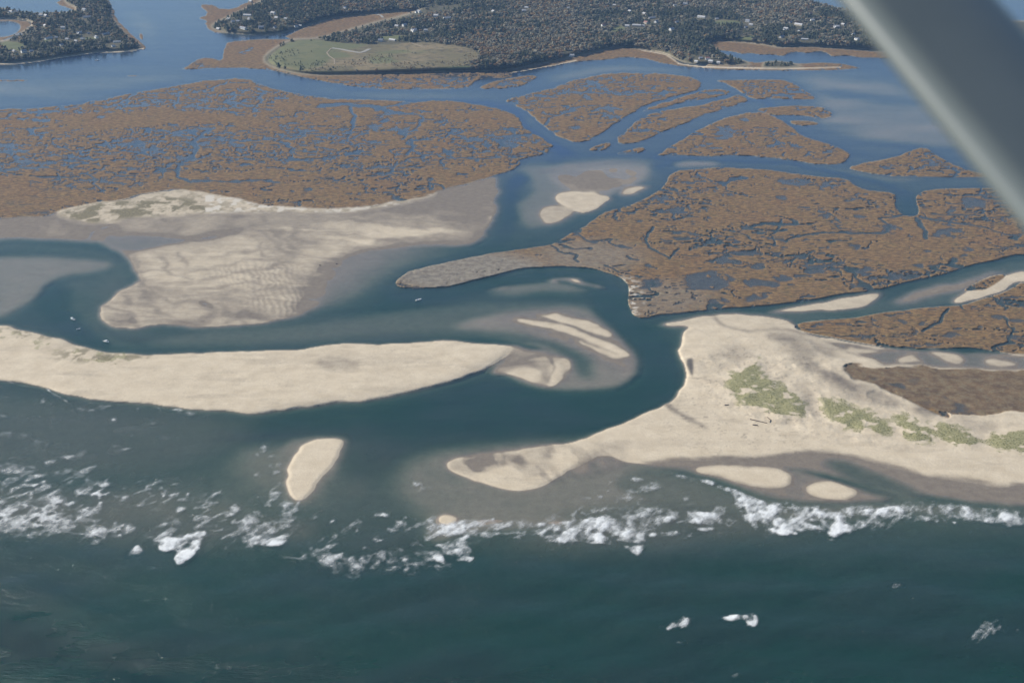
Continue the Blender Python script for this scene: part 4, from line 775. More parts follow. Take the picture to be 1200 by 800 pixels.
# ------------------------------------------------------------------ dune grass tufts
gi = np.argwhere((cover > .45) & (U > -30) & (U < 1300) & (V < 560) & (V > 380))
n = min(len(gi), 2200)
pk = gi[rng.integers(0, len(gi), n)]
gu = U[pk[:, 0], pk[:, 1]] + rng.uniform(-.5, .5, n); gv = V[pk[:, 0], pk[:, 1]] + rng.uniform(-.5, .5, n)
gz = H[pk[:, 0], pk[:, 1]]; gx, gy = ground(gu, gv, gz)
hh = rng.uniform(.25, .6, n); rr = rng.uniform(.25, .5, n); an = rng.uniform(0, 6.28, n)
vv = np.zeros((n, 8, 3)); ff = np.zeros((n, 2, 4), int)
for k, da in enumerate((0, 1.57)):
    cx, sx = np.cos(an+da), np.sin(an+da)
    for q_, (sg, zz, w_) in enumerate(((-1, 0, .5), (1, 0, .5), (1, 1, 1.1), (-1, 1, 1.1))):
        vv[:, k*4+q_] = np.stack([gx+cx*rr*sg*w_, gy+sx*rr*sg*w_, gz-.05+hh*zz], -1)
    ff[:, k] = np.arange(n)[:, None]*8 + np.array([0, 1, 2, 3]) + k*4
M_GRASS = foliage_mat('dune_grass', [(.42, .40, .21), (.54, .49, .28)])
tag(mesh_from('dune_grass', vv.reshape(-1, 3), ff.reshape(-1, 4), M_GRASS, smooth=False), 'olive green beach grass growing on the low dunes behind the beach', 'dune grass', None, 'stuff')

# ------------------------------------------------------------------ houses
M_WALL = {'white': simple('white_clapboard', (.74, .74, .71), .7, .06, .8), 'grey': simple('weathered_shingle', (.30, .29, .28), .85, .2, .8), 'cream': simple('cream_clapboard', (.62, .56, .45), .7, .08), 'brown': simple('brown_shingle', (.2, .14, .1), .85, .2)}
M_ROOF = {'grey': simple('grey_shingle_roof', (.26, .27, .29), .8, .2, 1.), 'pale': simple('pale_shingle_roof', (.42, .42, .42), .7, .12, 1.), 'dark': simple('dark_shingle_roof', (.09, .095, .11), .8, .2, 1.), 'red': simple('reddish_shingle_roof', (.27, .15, .12), .8, .2, 1.)}
M_BRICK = simple('chimney_brick', (.25, .11, .08), .9, .3, 3); M_PANE = simple('window_glass', (.03, .04, .05), .1, .1, 1, 0, .6); M_DOOR = simple('painted_door', (.12, .07, .05), .5, .2)
def gable(Lx, Ly, z0, z1, oh=.45, th=.22):
    a, b = Lx/2+oh, Ly/2+oh; m = MB()
    dz = oh*(z1-z0)/(Ly/2)
    for s in (-1, 1):
        e = [(-a, s*b, z0-dz), (a, s*b, z0-dz), (a, 0, z1), (-a, 0, z1)]
        t = [(x, y, z+th) for x, y, z in e]
        m.poly(e+t, [(0, 1, 2, 3), (4, 7, 6, 5), (0, 4, 5, 1), (1, 5, 6, 2), (3, 7, 4, 0), (2, 6, 7, 3)])
    return m
def walls(m, Lx, Ly, z, z1, cx=0, cy=0, swap=False):
    a, b = Lx/2, Ly/2
    pts = [(-a, -b, -1), (a, -b, -1), (a, b, -1), (-a, b, -1), (-a, -b, z), (a, -b, z), (a, b, z), (-a, b, z), (-a, 0, z1), (a, 0, z1)]
    if swap: pts = [(-y, x, w) for x, y, w in pts]
    return m.poly([(x+cx, y+cy, w) for x, y, w in pts], [(0, 1, 5, 4), (2, 3, 7, 6), (1, 2, 6, 9, 5), (3, 0, 4, 8, 7)])
def house_proto(style):
    Lx, Ly, z, z1 = {'cottage': (11, 7.5, 2.9, 6.0), 'house': (14, 9, 5.2, 8.8), 'long': (24, 8, 3.2, 6.2), 'wing': (15, 8.5, 4.8, 8.2)}[style]
    P = {}
    m = walls(MB(), Lx, Ly, z, z1)
    if style == 'wing': walls(m, 10, 6.5, 3.4, 6.0, -4, -6, True)
    P['wall'] = m
    r = gable(Lx, Ly, z, z1)
    if style == 'wing':
        q = gable(10, 6.5, 3.4, 6.0); q.v = [(-y-4, x-6, w) for x, y, w in q.v]; r.poly(q.v, q.f)
    P['roof'] = r
    P['chimney'] = MB().box((Lx*.22, 0, z1+.2), (.9, .9, 2.4))
    dx = 1.0
    P['door'] = MB().box((dx, -Ly/2-.03, 1.05), (1.1, .12, 2.1))
    wn = []
    for x in np.linspace(-Lx*.38, Lx*.38, 5 if style == 'long' else 4):
        if abs(x-dx) > 1.2: wn.append(MB().box((x, -Ly/2-.03, 1.6), (1.1, .1, 1.4)))
        if z > 4.5: wn.append(MB().box((x, -Ly/2-.03, 4.2), (1.0, .1, 1.3)))
    for y in (-Ly*.22, Ly*.22): wn.append(MB().box((-Lx/2-.03, y, 1.6), (.1, 1.1, 1.4)))
    P['window'] = wn
    return P
PROTO = {s: house_proto(s) for s in ('cottage', 'house', 'long', 'wing')}
MC = {}
def pm(style, part, k, mb, mat):
    key = (style, part, k, mat.name)
    if key not in MC: MC[key] = mb.mesh(part, mat)
    return MC[key]
def make_house(style, wc, rc, loc, rz, s, label, group, name):
    root = empty(name, loc, rz, s); tag(root, label, 'house', group)
    P = PROTO[style]
    def part(nm, k, mb, mat, par=root):
        o = bpy.data.objects.new(nm, pm(style, nm, k, mb, mat)); COL.objects.link(o); o.parent = par; return o
    part('wall', 0, P['wall'], M_WALL[wc]); rf = part('roof', 0, P['roof'], M_ROOF[rc]); part('chimney', 0, P['chimney'], M_BRICK, rf)
    part('door', 0, P['door'], M_DOOR)
    for k, w in enumerate(P['window']): part('window', k, w, M_PANE)
    return root
IG, NG, CG, SG, EG = 'houses on the wooded island', 'houses on the dark wooded point', 'houses in the trees behind the meadow', 'houses in the woods above the tidal channel', 'houses in the woods by the wing strut'
HS = [(13, 15, 'wing', 'white', 'pale', 'white house on the narrow wooded neck, nearest the left edge of the photo', IG), (19, 15, 'cottage', 'grey', 'grey', 'small grey cottage beside the white house on the narrow wooded neck', IG),
 (48, 19, 'house', 'white', 'pale', 'white house at the foot of the neck, the left one of a close pair', IG), (54, 20, 'house', 'grey', 'pale', 'grey walled house, right one of the close pair at the foot of the neck', IG), (53, 31, 'cottage', 'white', 'pale', 'small white cottage alone in trees below the close pair of houses', IG),
 (74, 34, 'house', 'white', 'pale', 'white house at the middle of the island with trees on every side', IG), (22, 42, 'long', 'white', 'pale', 'long white house beside the brown marsh of the round pond', IG), (57, 46, 'long', 'white', 'pale', 'largest and brightest white house of the island, long and low by a lawn', IG),
 (66, 45, 'cottage', 'grey', 'pale', 'pale roofed cottage just right of the brightest long white house', IG), (79, 47, 'cottage', 'cream', 'grey', 'cream cottage between the long white house and the island lawn', IG), (72, 54, 'house', 'white', 'grey', 'white house with grey roof near the south shore of the island', IG),
 (89, 49, 'cottage', 'white', 'pale', 'little white cottage under the left end of the island lawn', IG), (97, 47, 'cottage', 'cream', 'pale', 'small cream cottage at the middle of the island lawn', IG), (93, 40, 'wing', 'grey', 'pale', 'grey winged house with pale roof above the island lawn', IG), (104, 40, 'cottage', 'grey', 'grey', 'grey cottage right of the winged house above the lawn', IG),
 (113, 45, 'house', 'white', 'grey', 'white house at the right end of the island lawn', IG), (124, 41, 'long', 'grey', 'pale', 'long grey house with pale roof right of the island lawn', IG), (137, 50, 'long', 'white', 'pale', 'long white house near the eastern tip of the island', IG), (133, 55, 'cottage', 'white', 'pale', 'white cottage at the eastern tip, nearest the sandy shore', IG),
 (99, 13, 'house', 'white', 'grey', 'white house in dark trees on the north arm of the island', IG), (102, 21, 'long', 'white', 'grey', 'long white house on brown ground in the north arm of the island', IG), (28, 62, 'house', 'white', 'grey', 'white house behind the south shore near the left edge, right one of two', IG), (37, 61, 'cottage', 'grey', 'pale', 'grey cottage behind the south shore, rightmost of the shore row', IG), (17, 61, 'cottage', 'cream', 'grey', 'cream cottage behind the south shore, leftmost of the shore row', IG),
 (290, 19, 'long', 'white', 'pale', 'long white house, brightest on the dark point', NG), (292, 23, 'cottage', 'white', 'grey', 'white cottage directly below the brightest long house of the point', NG), (320, 17, 'house', 'white', 'pale', 'square white house alone high on the dark point', NG), (324, 22, 'cottage', 'grey', 'pale', 'pale roofed grey cottage below the square white house', NG), (335, 23, 'cottage', 'cream', 'pale', 'cream cottage right of the square white house', NG),
 (268, 23, 'cottage', 'white', 'pale', 'white cottage near the left end of the dark point', NG), (273, 27, 'house', 'grey', 'pale', 'grey house with pale roof near the left end of the point', NG), (279, 26, 'cottage', 'grey', 'pale', 'small grey cottage between two houses left on the point', NG), (256, 35, 'cottage', 'grey', 'pale', 'grey cottage at the very tip of the dark point by the water', NG), (285, 34, 'long', 'white', 'grey', 'long white house just above the shore of the point', NG), (306, 34, 'house', 'grey', 'grey', 'grey house above the shore at the middle of the point', NG),
 (322, 33, 'cottage', 'white', 'grey', 'white cottage above the shore right of the grey house', NG), (347, 32, 'cottage', 'white', 'grey', 'white cottage at the right end of the shore row on the point', NG), (352, 31, 'cottage', 'grey', 'pale', 'small grey cottage beside the last white cottage of the point', NG), (294, 3, 'house', 'grey', 'pale', 'grey house far up in the darkest part of the forest', NG),
 (404, 10, 'wing', 'white', 'grey', 'white grey-roofed house alone where dark forest meets the brown heath', CG), (465, 32, 'house', 'cream', 'pale', 'cream house, leftmost of the row above the meadow', CG), (474, 31, 'house', 'white', 'pale', 'white house, second of the row above the meadow', CG), (485, 37, 'wing', 'white', 'pale', 'white winged house, largest of the row above the meadow', CG), (499, 37, 'house', 'white', 'pale', 'white house, rightmost of the row above the meadow', CG),
 (491, 15, 'wing', 'white', 'grey', 'white house at the lower edge of the heath, up in the trees', CG), (511, 20, 'house', 'white', 'pale', 'bright white house in trees right of the heath', CG), (524, 22, 'long', 'white', 'pale', 'long low white house right of the bright one beside the heath', CG), (446, 49, 'house', 'white', 'grey', 'old white house with grey roof at the top edge of the meadow', CG), (460, 48, 'long', 'grey', 'pale', 'long grey barn beside the old white house at the meadow edge', CG),
 (578, 14, 'cottage', 'white', 'pale', 'white cottage alone in the grey woods, high at the middle of the photo', SG), (614, 14, 'wing', 'grey', 'pale', 'grey winged house with pale roof in the high woods', SG), (617, 10, 'cottage', 'white', 'pale', 'small white cottage just above the grey winged house', SG), (666, 10, 'cottage', 'white', 'pale', 'white cottage high in the woods above the russet oaks', SG),
 (707, 31, 'house', 'white', 'red', 'white house with reddish roof, leftmost of the row above the channel woods', SG), (735, 32, 'house', 'white', 'pale', 'tall bright white house, brightest of the row above the channel woods', SG), (746, 31, 'long', 'grey', 'pale', 'long grey house right beside the tall bright white one', SG), (754, 31, 'cottage', 'white', 'grey', 'white cottage in the gap of the woods below the round tree', SG), (757, 28, 'house', 'cream', 'red', 'cream house with reddish roof behind the white cottage', SG), (769, 27, 'house', 'white', 'grey', 'white house with grey roof between the two tall bright houses', SG), (764, 22, 'long', 'grey', 'pale', 'long grey house with pale roof higher in the woods', SG),
 (787, 36, 'house', 'white', 'pale', 'tall white house standing right of the row above the channel woods', SG), (793, 27, 'cottage', 'grey', 'pale', 'grey cottage behind the right tall white house', SG), (822, 21, 'long', 'white', 'pale', 'long bright white house alone in the upper woods', SG), (803, 6, 'wing', 'white', 'grey', 'white winged house near the top edge of the woods', SG), (791, 7, 'cottage', 'white', 'grey', 'white cottage left of the winged house near the top edge', SG), (840, 23, 'cottage', 'grey', 'pale', 'grey cottage right of the long bright white house', SG), (738, 14, 'cottage', 'white', 'pale', 'white cottage standing alone above the row of the channel woods', SG), (720, 7, 'cottage', 'cream', 'pale', 'cream cottage highest in the woods above the row', SG), (755, 17, 'cottage', 'grey', 'pale', 'grey cottage between the lone white cottage and the long grey house', SG),
 (829, 70, 'house', 'white', 'red', 'white house with reddish roof in the clearing by the spit', SG), (821, 69, 'cottage', 'grey', 'pale', 'grey cottage, left one in the clearing by the spit', SG), (816, 73, 'cottage', 'cream', 'pale', 'cream cottage lowest left in the clearing by the spit', SG), (833, 73, 'cottage', 'grey', 'pale', 'grey cottage just above the sandy shore of the clearing', SG), (842, 74, 'cottage', 'white', 'pale', 'small white boathouse at the right end of the clearing by the spit', SG),
 (921, 35, 'wing', 'white', 'pale', 'white winged house left of centre in the woods by the strut', EG), (916, 44, 'long', 'white', 'grey', 'long white house just above the far marsh', EG), (943, 47, 'long', 'grey', 'pale', 'long pale roofed barn above the far marsh', EG), (937, 37, 'cottage', 'white', 'grey', 'white cottage between the winged house and the pale barn', EG), (936, 30, 'long', 'cream', 'pale', 'long cream house in the middle of the woods by the strut', EG), (926, 27, 'cottage', 'grey', 'grey', 'grey cottage above the winged white house', EG), (952, 25, 'house', 'white', 'pale', 'brightest white house high in the woods by the strut', EG), (950, 17, 'cottage', 'cream', 'red', 'cream cottage with reddish roof above the brightest house', EG),
 (980, 33, 'wing', 'grey', 'pale', 'grey winged house in the grey clearing by the strut', EG), (988, 30, 'house', 'grey', 'pale', 'grey house at the top of the grey clearing by the strut', EG), (1000, 41, 'cottage', 'white', 'pale', 'white cottage right of the grey clearing', EG), (1004, 47, 'wing', 'white', 'pale', 'white winged house nearest to the wing strut', EG), (876, 26, 'house', 'white', 'grey', 'white house, top one of the three in the pale clearing', EG), (880, 30, 'cottage', 'white', 'pale', 'white cottage, middle one of the three in the pale clearing', EG), (874, 33, 'cottage', 'grey', 'pale', 'grey cottage, lowest of the three in the pale clearing', EG),
 (668, 66, 'long', 'white', 'pale', 'long low white boathouse where the wood meets the channel marsh', SG)]
HPOS = []
rh = np.random.default_rng(3)
for (u, v, st, wc, rc, lab, grp) in HS:
    x, y, z = at(u, v); s = rh.uniform(.6, .84); rz = rh.uniform(-1.1, 1.1)
    if 'boathouse where' in lab: rz = .1
    nm = {'cottage': 'cottage', 'house': 'house', 'long': 'long_house', 'wing': 'winged_house'}[st]
    make_house(st, wc, rc, (x, y, z), rz, s, lab, grp, nm); HPOS.append((x, y, 26 if st == 'long' else 20))
HPOS = np.array(HPOS)
print('houses', time.time()-T0)

# ------------------------------------------------------------------ trees
def leaf_cloud(n, kind, seed, size):
    """crown of n leaf clumps (small tilted quads) spread through its volume, uneven outline; unit: metres"""
    r = np.random.default_rng(seed)
    q = []
    lobes = [(r.uniform(-.45, .45), r.uniform(-.45, .45), r.uniform(-.2, .35), r.uniform(.45, .75)) for _ in range(5)]
    while len(q) < n:
        if kind == 'pine':
            t = r.random()**.8; rad = (1-t)*.95*(.75+.35*math.sin(t*22)) + .06
            a = r.uniform(0, 6.283); rr_ = rad*math.sqrt(r.uniform(.35, 1)); q.append((rr_*math.cos(a), rr_*math.sin(a), t*2.3-1.1))
        else:
            l = lobes[r.integers(5)]; d3 = r.normal(size=3); d3 /= np.linalg.norm(d3); k = l[3]*r.uniform(.55, 1)
            q.append((l[0]+d3[0]*k, l[1]+d3[1]*k, l[2]+d3[2]*k*.75))
    q = np.array(q); m = len(q)
    nrm = q/np.maximum(np.linalg.norm(q, axis=1, keepdims=True), .1) + r.normal(size=(m, 3))*.55 + np.array([0, 0, .35]); nrm /= np.linalg.norm(nrm, axis=1, keepdims=True)
    t1 = np.cross(nrm, r.normal(size=(m, 3))); t1 /= np.linalg.norm(t1, axis=1, keepdims=True); t2 = np.cross(nrm, t1)
    s = (size*r.uniform(.7, 1.3, m))[:, None]
    return np.stack([q-t1*s-t2*s*.8, q+t1*s-t2*s, q+t1*s*.8+t2*s, q-t1*s+t2*s*.9], 1)      # m,4,3 in unit crown
COLS = {'pine': [(.11, .125, .085), (.165, .18, .115), (.21, .215, .135)], 'oak': [(.29, .19, .11), (.38, .25, .13), (.33, .28, .16)], 'bare': [(.32, .29, .22), (.41, .375, .28), (.26, .245, .18)]}
M_FOL = {k: foliage_mat(k+'_foliage', c) for k, c in COLS.items()}
M_TRUNK = simple('tree_bark', (.10, .08, .065), .9, .3, 2)
woods = (blur(us_, 1.6, 1.2) > .80) & (MEAD < .5) & (lawn < .5) & (~strand)
heath = raster([(395, 19), (440, 16), (500, 8), (560, 4), (540, 12), (480, 22), (430, 32), (400, 42)])
clear = np.maximum(raster([(800, 62), (822, 60), (845, 68), (846, 76), (805, 75)]), raster([(880, 40), (862, 44), (866, 30), (886, 22), (890, 32)]))
shr = raster([(352, 74), (380, 70), (392, 80), (385, 87), (350, 86)])
# candidates: jittered points, about one tree in 75 square metres
ii = np.argwhere(woods[:, ] & (U > -60) & (U < 1090) & (V > -60))
cu = U[ii[:, 0], ii[:, 1]]; cv = V[ii[:, 0], ii[:, 1]]
gxa, gya = GX[ii[:, 0], ii[:, 1]], GY[ii[:, 0], ii[:, 1]]
area = np.abs(np.gradient(GX, axis=1)[ii[:, 0], ii[:, 1]]*np.gradient(GY, axis=0)[ii[:, 0], ii[:, 1]])
den = 1/68.
den = den*np.where(heath[ii[:, 0], ii[:, 1]] > .5, .08, 1)*np.where(clear[ii[:, 0], ii[:, 1]] > .5, .35, 1)
den = den*np.where((cu > 300) & (cu < 508) & (cv > 54) & (cv < 92), .05, 1)
den = den*np.where(MAIN[ii[:, 0], ii[:, 1]] > .5, 1, .92)
cnt = rng.poisson(area*den)
tu = np.repeat(cu, cnt)+rng.uniform(-.5, .5, cnt.sum()); tv = np.repeat(cv, cnt)+rng.uniform(-.5, .5, cnt.sum()); tz = np.repeat(H[ii[:, 0], ii[:, 1]], cnt)
# meadow shrubs along its lower rim and the shrub patch
mi = np.argwhere((MEAD > .5) & (shr > .5) | (MEAD > .5) & (blur(MEAD, 5, 2.5) < .93) & (V > 72) & (fbm(GX, GY, 70, 2, 9) > .55) | (MEAD > .5) & (fbm(GX, GY, 60, 3, 5) > .60))
k = rng.integers(0, len(mi), 330); tu = np.concatenate([tu, U[mi[k, 0], mi[k, 1]]]); tv = np.concatenate([tv, V[mi[k, 0], mi[k, 1]]]); tz = np.concatenate([tz, H[mi[k, 0], mi[k, 1]]])
shrub = np.zeros(len(tu), bool); shrub[-330:] = True
tx, ty = ground(tu, tv, tz)
# keep the space at and in front of houses open
keep = np.ones(len(tx), bool)
for hx, hy, r_ in HPOS:
    dx_ = (tx-hx); dy_ = (ty-hy); keep &= ~((np.abs(dx_) < r_*.62) & (dy_ < r_*.45) & (dy_ > -r_*1.75))
tx, ty, tz, tu, tv, shrub = tx[keep], ty[keep], tz[keep], tu[keep], tv[keep], shrub[keep]
nT = len(tx)
kn = fbm(tx, ty, 190, 3, 2) + (fbm(tx, ty, 26, 2, 7)-.5)*.55 + rng.normal(0, .06, nT)
ever = (tu < 400) | (tu > 690)
nearshore = (tv > 66) & (tu > 560)
kind = np.where(kn < np.where(ever, .43, np.where(nearshore, .55, .41)), 0, np.where(rng.random(nT)+(kn-.5)*1.2 > .70, 1, 2))
kind = np.where((tu < 400) & (rng.random(nT) < .8), 0, kind)
kind = np.where((tu < 170) & (rng.random(nT) < .2), 2, kind)
kind = np.where((tu > 640) & (tu < 960) & (tv < 40) & (kind == 1) & (rng.random(nT) < .5), 2, kind)
spg = (tu > 858) & (tu < 946) & (tv > 69); kind[spg] = 0
th = rng.uniform(6, 10, nT)*np.where(kind == 0, .90, .95)*np.where(shrub, .38, 1)*np.where(spg, .8, 1)
tr_ = th*rng.uniform(.40, .56, nT)*np.where(kind == 0, 1.05, 1.1)
tt = rng.random(nT)
dist = np.hypot(tx, ty)
vis = (tu > 2) & (tu < 1030) & (tv > 2) & ~shrub
order = np.argsort(np.where(vis, dist, 1e9)); solo = np.zeros(nT, bool); solo[order[:290]] = True
KN = ['pine', 'oak', 'bare']; NAME = ['pine_tree', 'oak_tree', 'bare_tree']
DESC = ['dark green pine', 'russet leaved oak', 'grey brown leafless tree']
# individual trees
crown_me = {}; trunk_me = {}
def crown_mesh(kd, var):
    if (kd, var) in crown_me: return crown_me[kd, var]
    c = leaf_cloud(190, 'pine' if kd == 0 else 'oak', 40+kd*5+var, .17)
    me = bpy.data.meshes.new('crown'); n4 = len(c)
    me.vertices.add(n4*4); me.vertices.foreach_set('co', c.astype(np.float32).ravel())
    me.loops.add(n4*4); me.loops.foreach_set('vertex_index', np.arange(n4*4, dtype=np.int32)); me.polygons.add(n4); me.polygons.foreach_set('loop_start', np.arange(0, n4*4, 4, dtype=np.int32))
    a = me.attributes.new('tone', 'FLOAT', 'POINT'); a.data.foreach_set('value', np.clip(np.repeat(np.random.default_rng(var).random(n4), 4)*.5+var*.17, 0, 1).astype(np.float32))
    me.update(calc_edges=True); me.materials.append(M_FOL[KN[kd]]); crown_me[kd, var] = me; return me
def trunk_mesh(kd):
    if kd in trunk_me: return trunk_me[kd]
    m = MB(); rings = []
    for k_, (z, r) in enumerate(((-.6, .045), (.0, .035), (.25, .026), (.6, .014), (.85, .006))): rings.append([(r*math.cos(a)+.01*math.sin(k_*2), r*math.sin(a), z) for a in np.linspace(0, 6.283, 7)[:-1]])
    m.loft(rings)
    for k_ in range(5):
        a = k_*1.3; z = .3+.1*k_; rr2 = .2*(1-z*.6)
        p0 = np.array((0, 0, z)); p1 = np.array((rr2*math.cos(a), rr2*math.sin(a), z+.13))
        m.loft([[tuple(p0+np.array((.01*math.cos(b), .01*math.sin(b), 0))) for b in (0, 2.1, 4.2)], [tuple(p1+np.array((.003*math.cos(b), .003*math.sin(b), 0))) for b in (0, 2.1, 4.2)]])
    trunk_me[kd] = m.mesh('trunk', M_TRUNK); return trunk_me[kd]
def stand(u, v):
    if u < 180: return 'on the south side of the wooded island'
    if u < 400: return 'on the dark wooded point'
    if 858 < u < 946 and v > 66: return 'in the small grove on the marshy spit'
    if u < 600: return 'below and beside the meadow'
    if u < 700: return 'along the wood edge left of the boathouse marsh'
    if u < 800: return 'along the wood edge above the curved channel marsh'
    if u < 880: return 'in the wood tip by the sandy clearing'
    return 'in the woods above the far marsh by the strut'
for i in np.where(solo)[0]:
    kd = int(kind[i]); h = th[i]; r = tr_[i]
    st = stand(tu[i], tv[i])
    root = empty(NAME[kd], (tx[i], ty[i], tz[i]), rng.uniform(0, 6.28)); tag(root, DESC[kd]+' '+st, 'tree', DESC[kd]+'s '+st)
    t = bpy.data.objects.new('trunk', trunk_mesh(kd)); COL.objects.link(t); t.parent = root; t.scale = (h, h, h)
    c_ = bpy.data.objects.new('crown', crown_mesh(kd, i % 4)); COL.objects.link(c_); c_.parent = root
    c_.location = (0, 0, h*.58 if kd else h*.55); c_.scale = (r, r, h*.42)
# the rest of the wood as one mass
rest = np.where(~solo)[0]
tmpl = [[leaf_cloud(30, 'pine' if kd == 0 else 'oak', 70+kd*7+v_, .33) for v_ in range(5)] for kd in range(3)]
for kd in range(3):
    sel = rest[kind[rest] == kd]
    vs_, tn = [], []
    for v_ in range(5):
        s2 = sel[v_::5]
        a = rng.uniform(0, 6.28, len(s2)); ca, sa = np.cos(a)[:, None, None], np.sin(a)[:, None, None]
        c = tmpl[kd][v_].reshape(1, -1, 4, 3); R_ = tr_[s2][:, None, None]; Hh = th[s2][:, None, None]
        x = (c[..., 0]*ca-c[..., 1]*sa)*R_+tx[s2][:, None, None]; y = (c[..., 0]*sa+c[..., 1]*ca)*R_+ty[s2][:, None, None]; z = c[..., 2]*Hh*.46+tz[s2][:, None, None]+Hh*.5
        vs_.append(np.stack([x, y, z], -1).reshape(-1, 3)); tn.append(np.clip((tt[s2][:, None]*.8+rng.random((len(s2), 30))*.3), 0, 1).repeat(4, axis=1).reshape(-1))
    co = np.concatenate(vs_); tone = np.concatenate(tn)
    o = mesh_from({0: 'pine_woodland', 1: 'oak_woodland', 2: 'leafless_woodland'}[kd], co, np.arange(len(co)).reshape(-1, 4), M_FOL[KN[kd]], {'tone': tone}, smooth=False)
    tag(o, {0: 'mass of dark green pines farther back in the woods', 1: 'mass of russet oaks farther back in the woods', 2: 'mass of grey brown leafless trees farther back in the woods'}[kd], 'woodland', None, 'stuff')
print('trees', nT, time.time()-T0)

# ------------------------------------------------------------------ roads and paths on the meadow
M_GRAVEL = simple('pale_gravel', (.30, .285, .25), .9, .12, .4); M_TRACK = simple('sandy_track', (.27, .22, .15), .9, .15, .4)
def ribbon(name, pts, w, mat, kind='structure'):
    p = []
    for a, b in zip(pts[:-1], pts[1:]):
        for t in np.linspace(0, 1, 12, endpoint=False): p.append((a[0]+(b[0]-a[0])*t, a[1]+(b[1]-a[1])*t))
    p.append(pts[-1]); P = np.array([at(*q_) for q_ in p]); d_ = np.gradient(P[:, :2], axis=0); nn = np.stack([-d_[:, 1], d_[:, 0]], -1); nn /= np.linalg.norm(nn, axis=1, keepdims=True)
    top = P[:, 2]+.35
    m = MB(); rings = []
    for q_, n_, z in zip(P, nn, top): rings.append([(q_[0]+n_[0]*w/2, q_[1]+n_[1]*w/2, z), (q_[0]-n_[0]*w/2, q_[1]-n_[1]*w/2, z), (q_[0]-n_[0]*w/2, q_[1]-n_[1]*w/2, z-1.2), (q_[0]+n_[0]*w/2, q_[1]+n_[1]*w/2, z-1.2)])
    m.loft(rings); o = m.build(name, mat); o['kind'] = kind; return o
ribbon('road', [(389, 56.5), (400, 58), (412, 60.5), (422, 62), (426, 61), (433, 57.5)], 8, M_GRAVEL)
ribbon('path', [(388, 57), (383, 62), (386, 66), (392, 70), (392, 76)], 3, M_TRACK)
ribbon('path', [(478, 49), (495, 55), (520, 58)], 3, M_TRACK)
ribbon('road', [(436, 16), (446, 18), (449, 21)], 6, M_GRAVEL)

# ------------------------------------------------------------------ boats
M_HULL = simple('white_hull_gelcoat', (.82, .83, .84), .3, .03, 1, 0, .5); M_DECK = simple('cream_deck', (.62, .60, .54), .6, .05); M_MOTOR = simple('black_motor_cowl', (.03, .03, .035), .4, .2); M_SHIELD = simple('smoked_windscreen', (.06, .08, .1), .1, .1, 1, 0, .7); M_BLUE = simple('blue_canvas', (.06, .10, .22), .8, .1)
def boat(u, v, Lb, rz, label, cabin, name='motorboat'):
    x, y, _ = at(u, v, True); root = empty(name, (x, y, .05), rz); tag(root, label, 'boat', None)
    W = Lb*.34; rings = []
    for t in np.linspace(0, 1, 9):
        w = W/2*(1-max(0, (t-.45)/.55)**2.2)*(.92+.08*min(1, t*4)) + .02; sh = .75+.35*t*t; xx = (t-.5)*Lb; kx = xx-(.25*t*t)
        rings.append([(xx, -w, sh), (xx, -w*.92, .3), (kx, -w*.55, -.15), (kx, 0, -.35), (kx, w*.55, -.15), (xx, w*.92, .3), (xx, w, sh), (xx, w-.14 if w > .2 else w*.4, sh+.02), (xx, (w-.18 if w > .2 else w*.3), .45), (xx, -(w-.18 if w > .2 else w*.3), .45), (xx, -(w-.14 if w > .2 else w*.4), sh+.02)])
    MB().loft(rings).build('hull', M_HULL, root)
    MB().box((-Lb*.1, 0, .47), (Lb*.62, W*.78, .05)).build('deck', M_DECK, root)
    fd = MB().loft([[(Lb*.2, -W*.38, .95), (Lb*.2, W*.38, .95), (Lb*.2, W*.38, 1.02), (Lb*.2, -W*.38, 1.02)], [(Lb*.46, -W*.06, 1.08), (Lb*.46, W*.06, 1.08), (Lb*.46, W*.06, 1.14), (Lb*.46, -W*.06, 1.14)]]); fd.build('foredeck', M_HULL, root)
    if cabin:
        MB().loft([[(-Lb*.05, -W*.3, .5), (Lb*.22, -W*.26, .5), (Lb*.22, W*.26, .5), (-Lb*.05, W*.3, .5)], [(-Lb*.05, -W*.27, 1.9), (Lb*.15, -W*.24, 1.9), (Lb*.15, W*.24, 1.9), (-Lb*.05, W*.27, 1.9)]]).build('cabin', M_HULL, root)
        MB().box((Lb*.05, 0, 1.98), (Lb*.26, W*.62, .1)).build('cabin_roof', M_HULL, root)
        MB().loft([[(Lb*.205, -W*.2, 1.25), (Lb*.215, -W*.2, 1.25), (Lb*.215, W*.2, 1.25), (Lb*.205, W*.2, 1.25)], [(Lb*.165, -W*.19, 1.75), (Lb*.175, -W*.19, 1.75), (Lb*.175, W*.19, 1.75), (Lb*.165, W*.19, 1.75)]]).build('windscreen', M_SHIELD, root)
    else:
        MB().box((0, 0, .85), (Lb*.1, W*.3, .8)).build('console', M_HULL, root)
        MB().box((Lb*.06, 0, 1.4), (.06, W*.32, .35)).build('windscreen', M_SHIELD, root)
        MB().box((-Lb*.16, 0, .7), (Lb*.08, W*.5, .45)).build('seat', M_BLUE, root)
    mo = MB().loft([[(-Lb*.56, -.2, .7), (-Lb*.5, -.22, .7), (-Lb*.5, .22, .7), (-Lb*.56, .2, .7)], [(-Lb*.57, -.16, 1.3), (-Lb*.51, -.18, 1.35), (-Lb*.51, .18, 1.35), (-Lb*.57, .16, 1.3)]]); mo.box((-Lb*.53, 0, .2), (.16, .12, 1.1)); mo.build('outboard_motor', M_MOTOR, root)
    MB().box((Lb*.12, W*.46, 1.12), (Lb*.5, .05, .05)).build('rail', M_SHIELD, root)
    return root
boat(85, 374, 7.5, 2.45, 'white cabin motorboat, farthest left of the three in the dark channel pool', True)
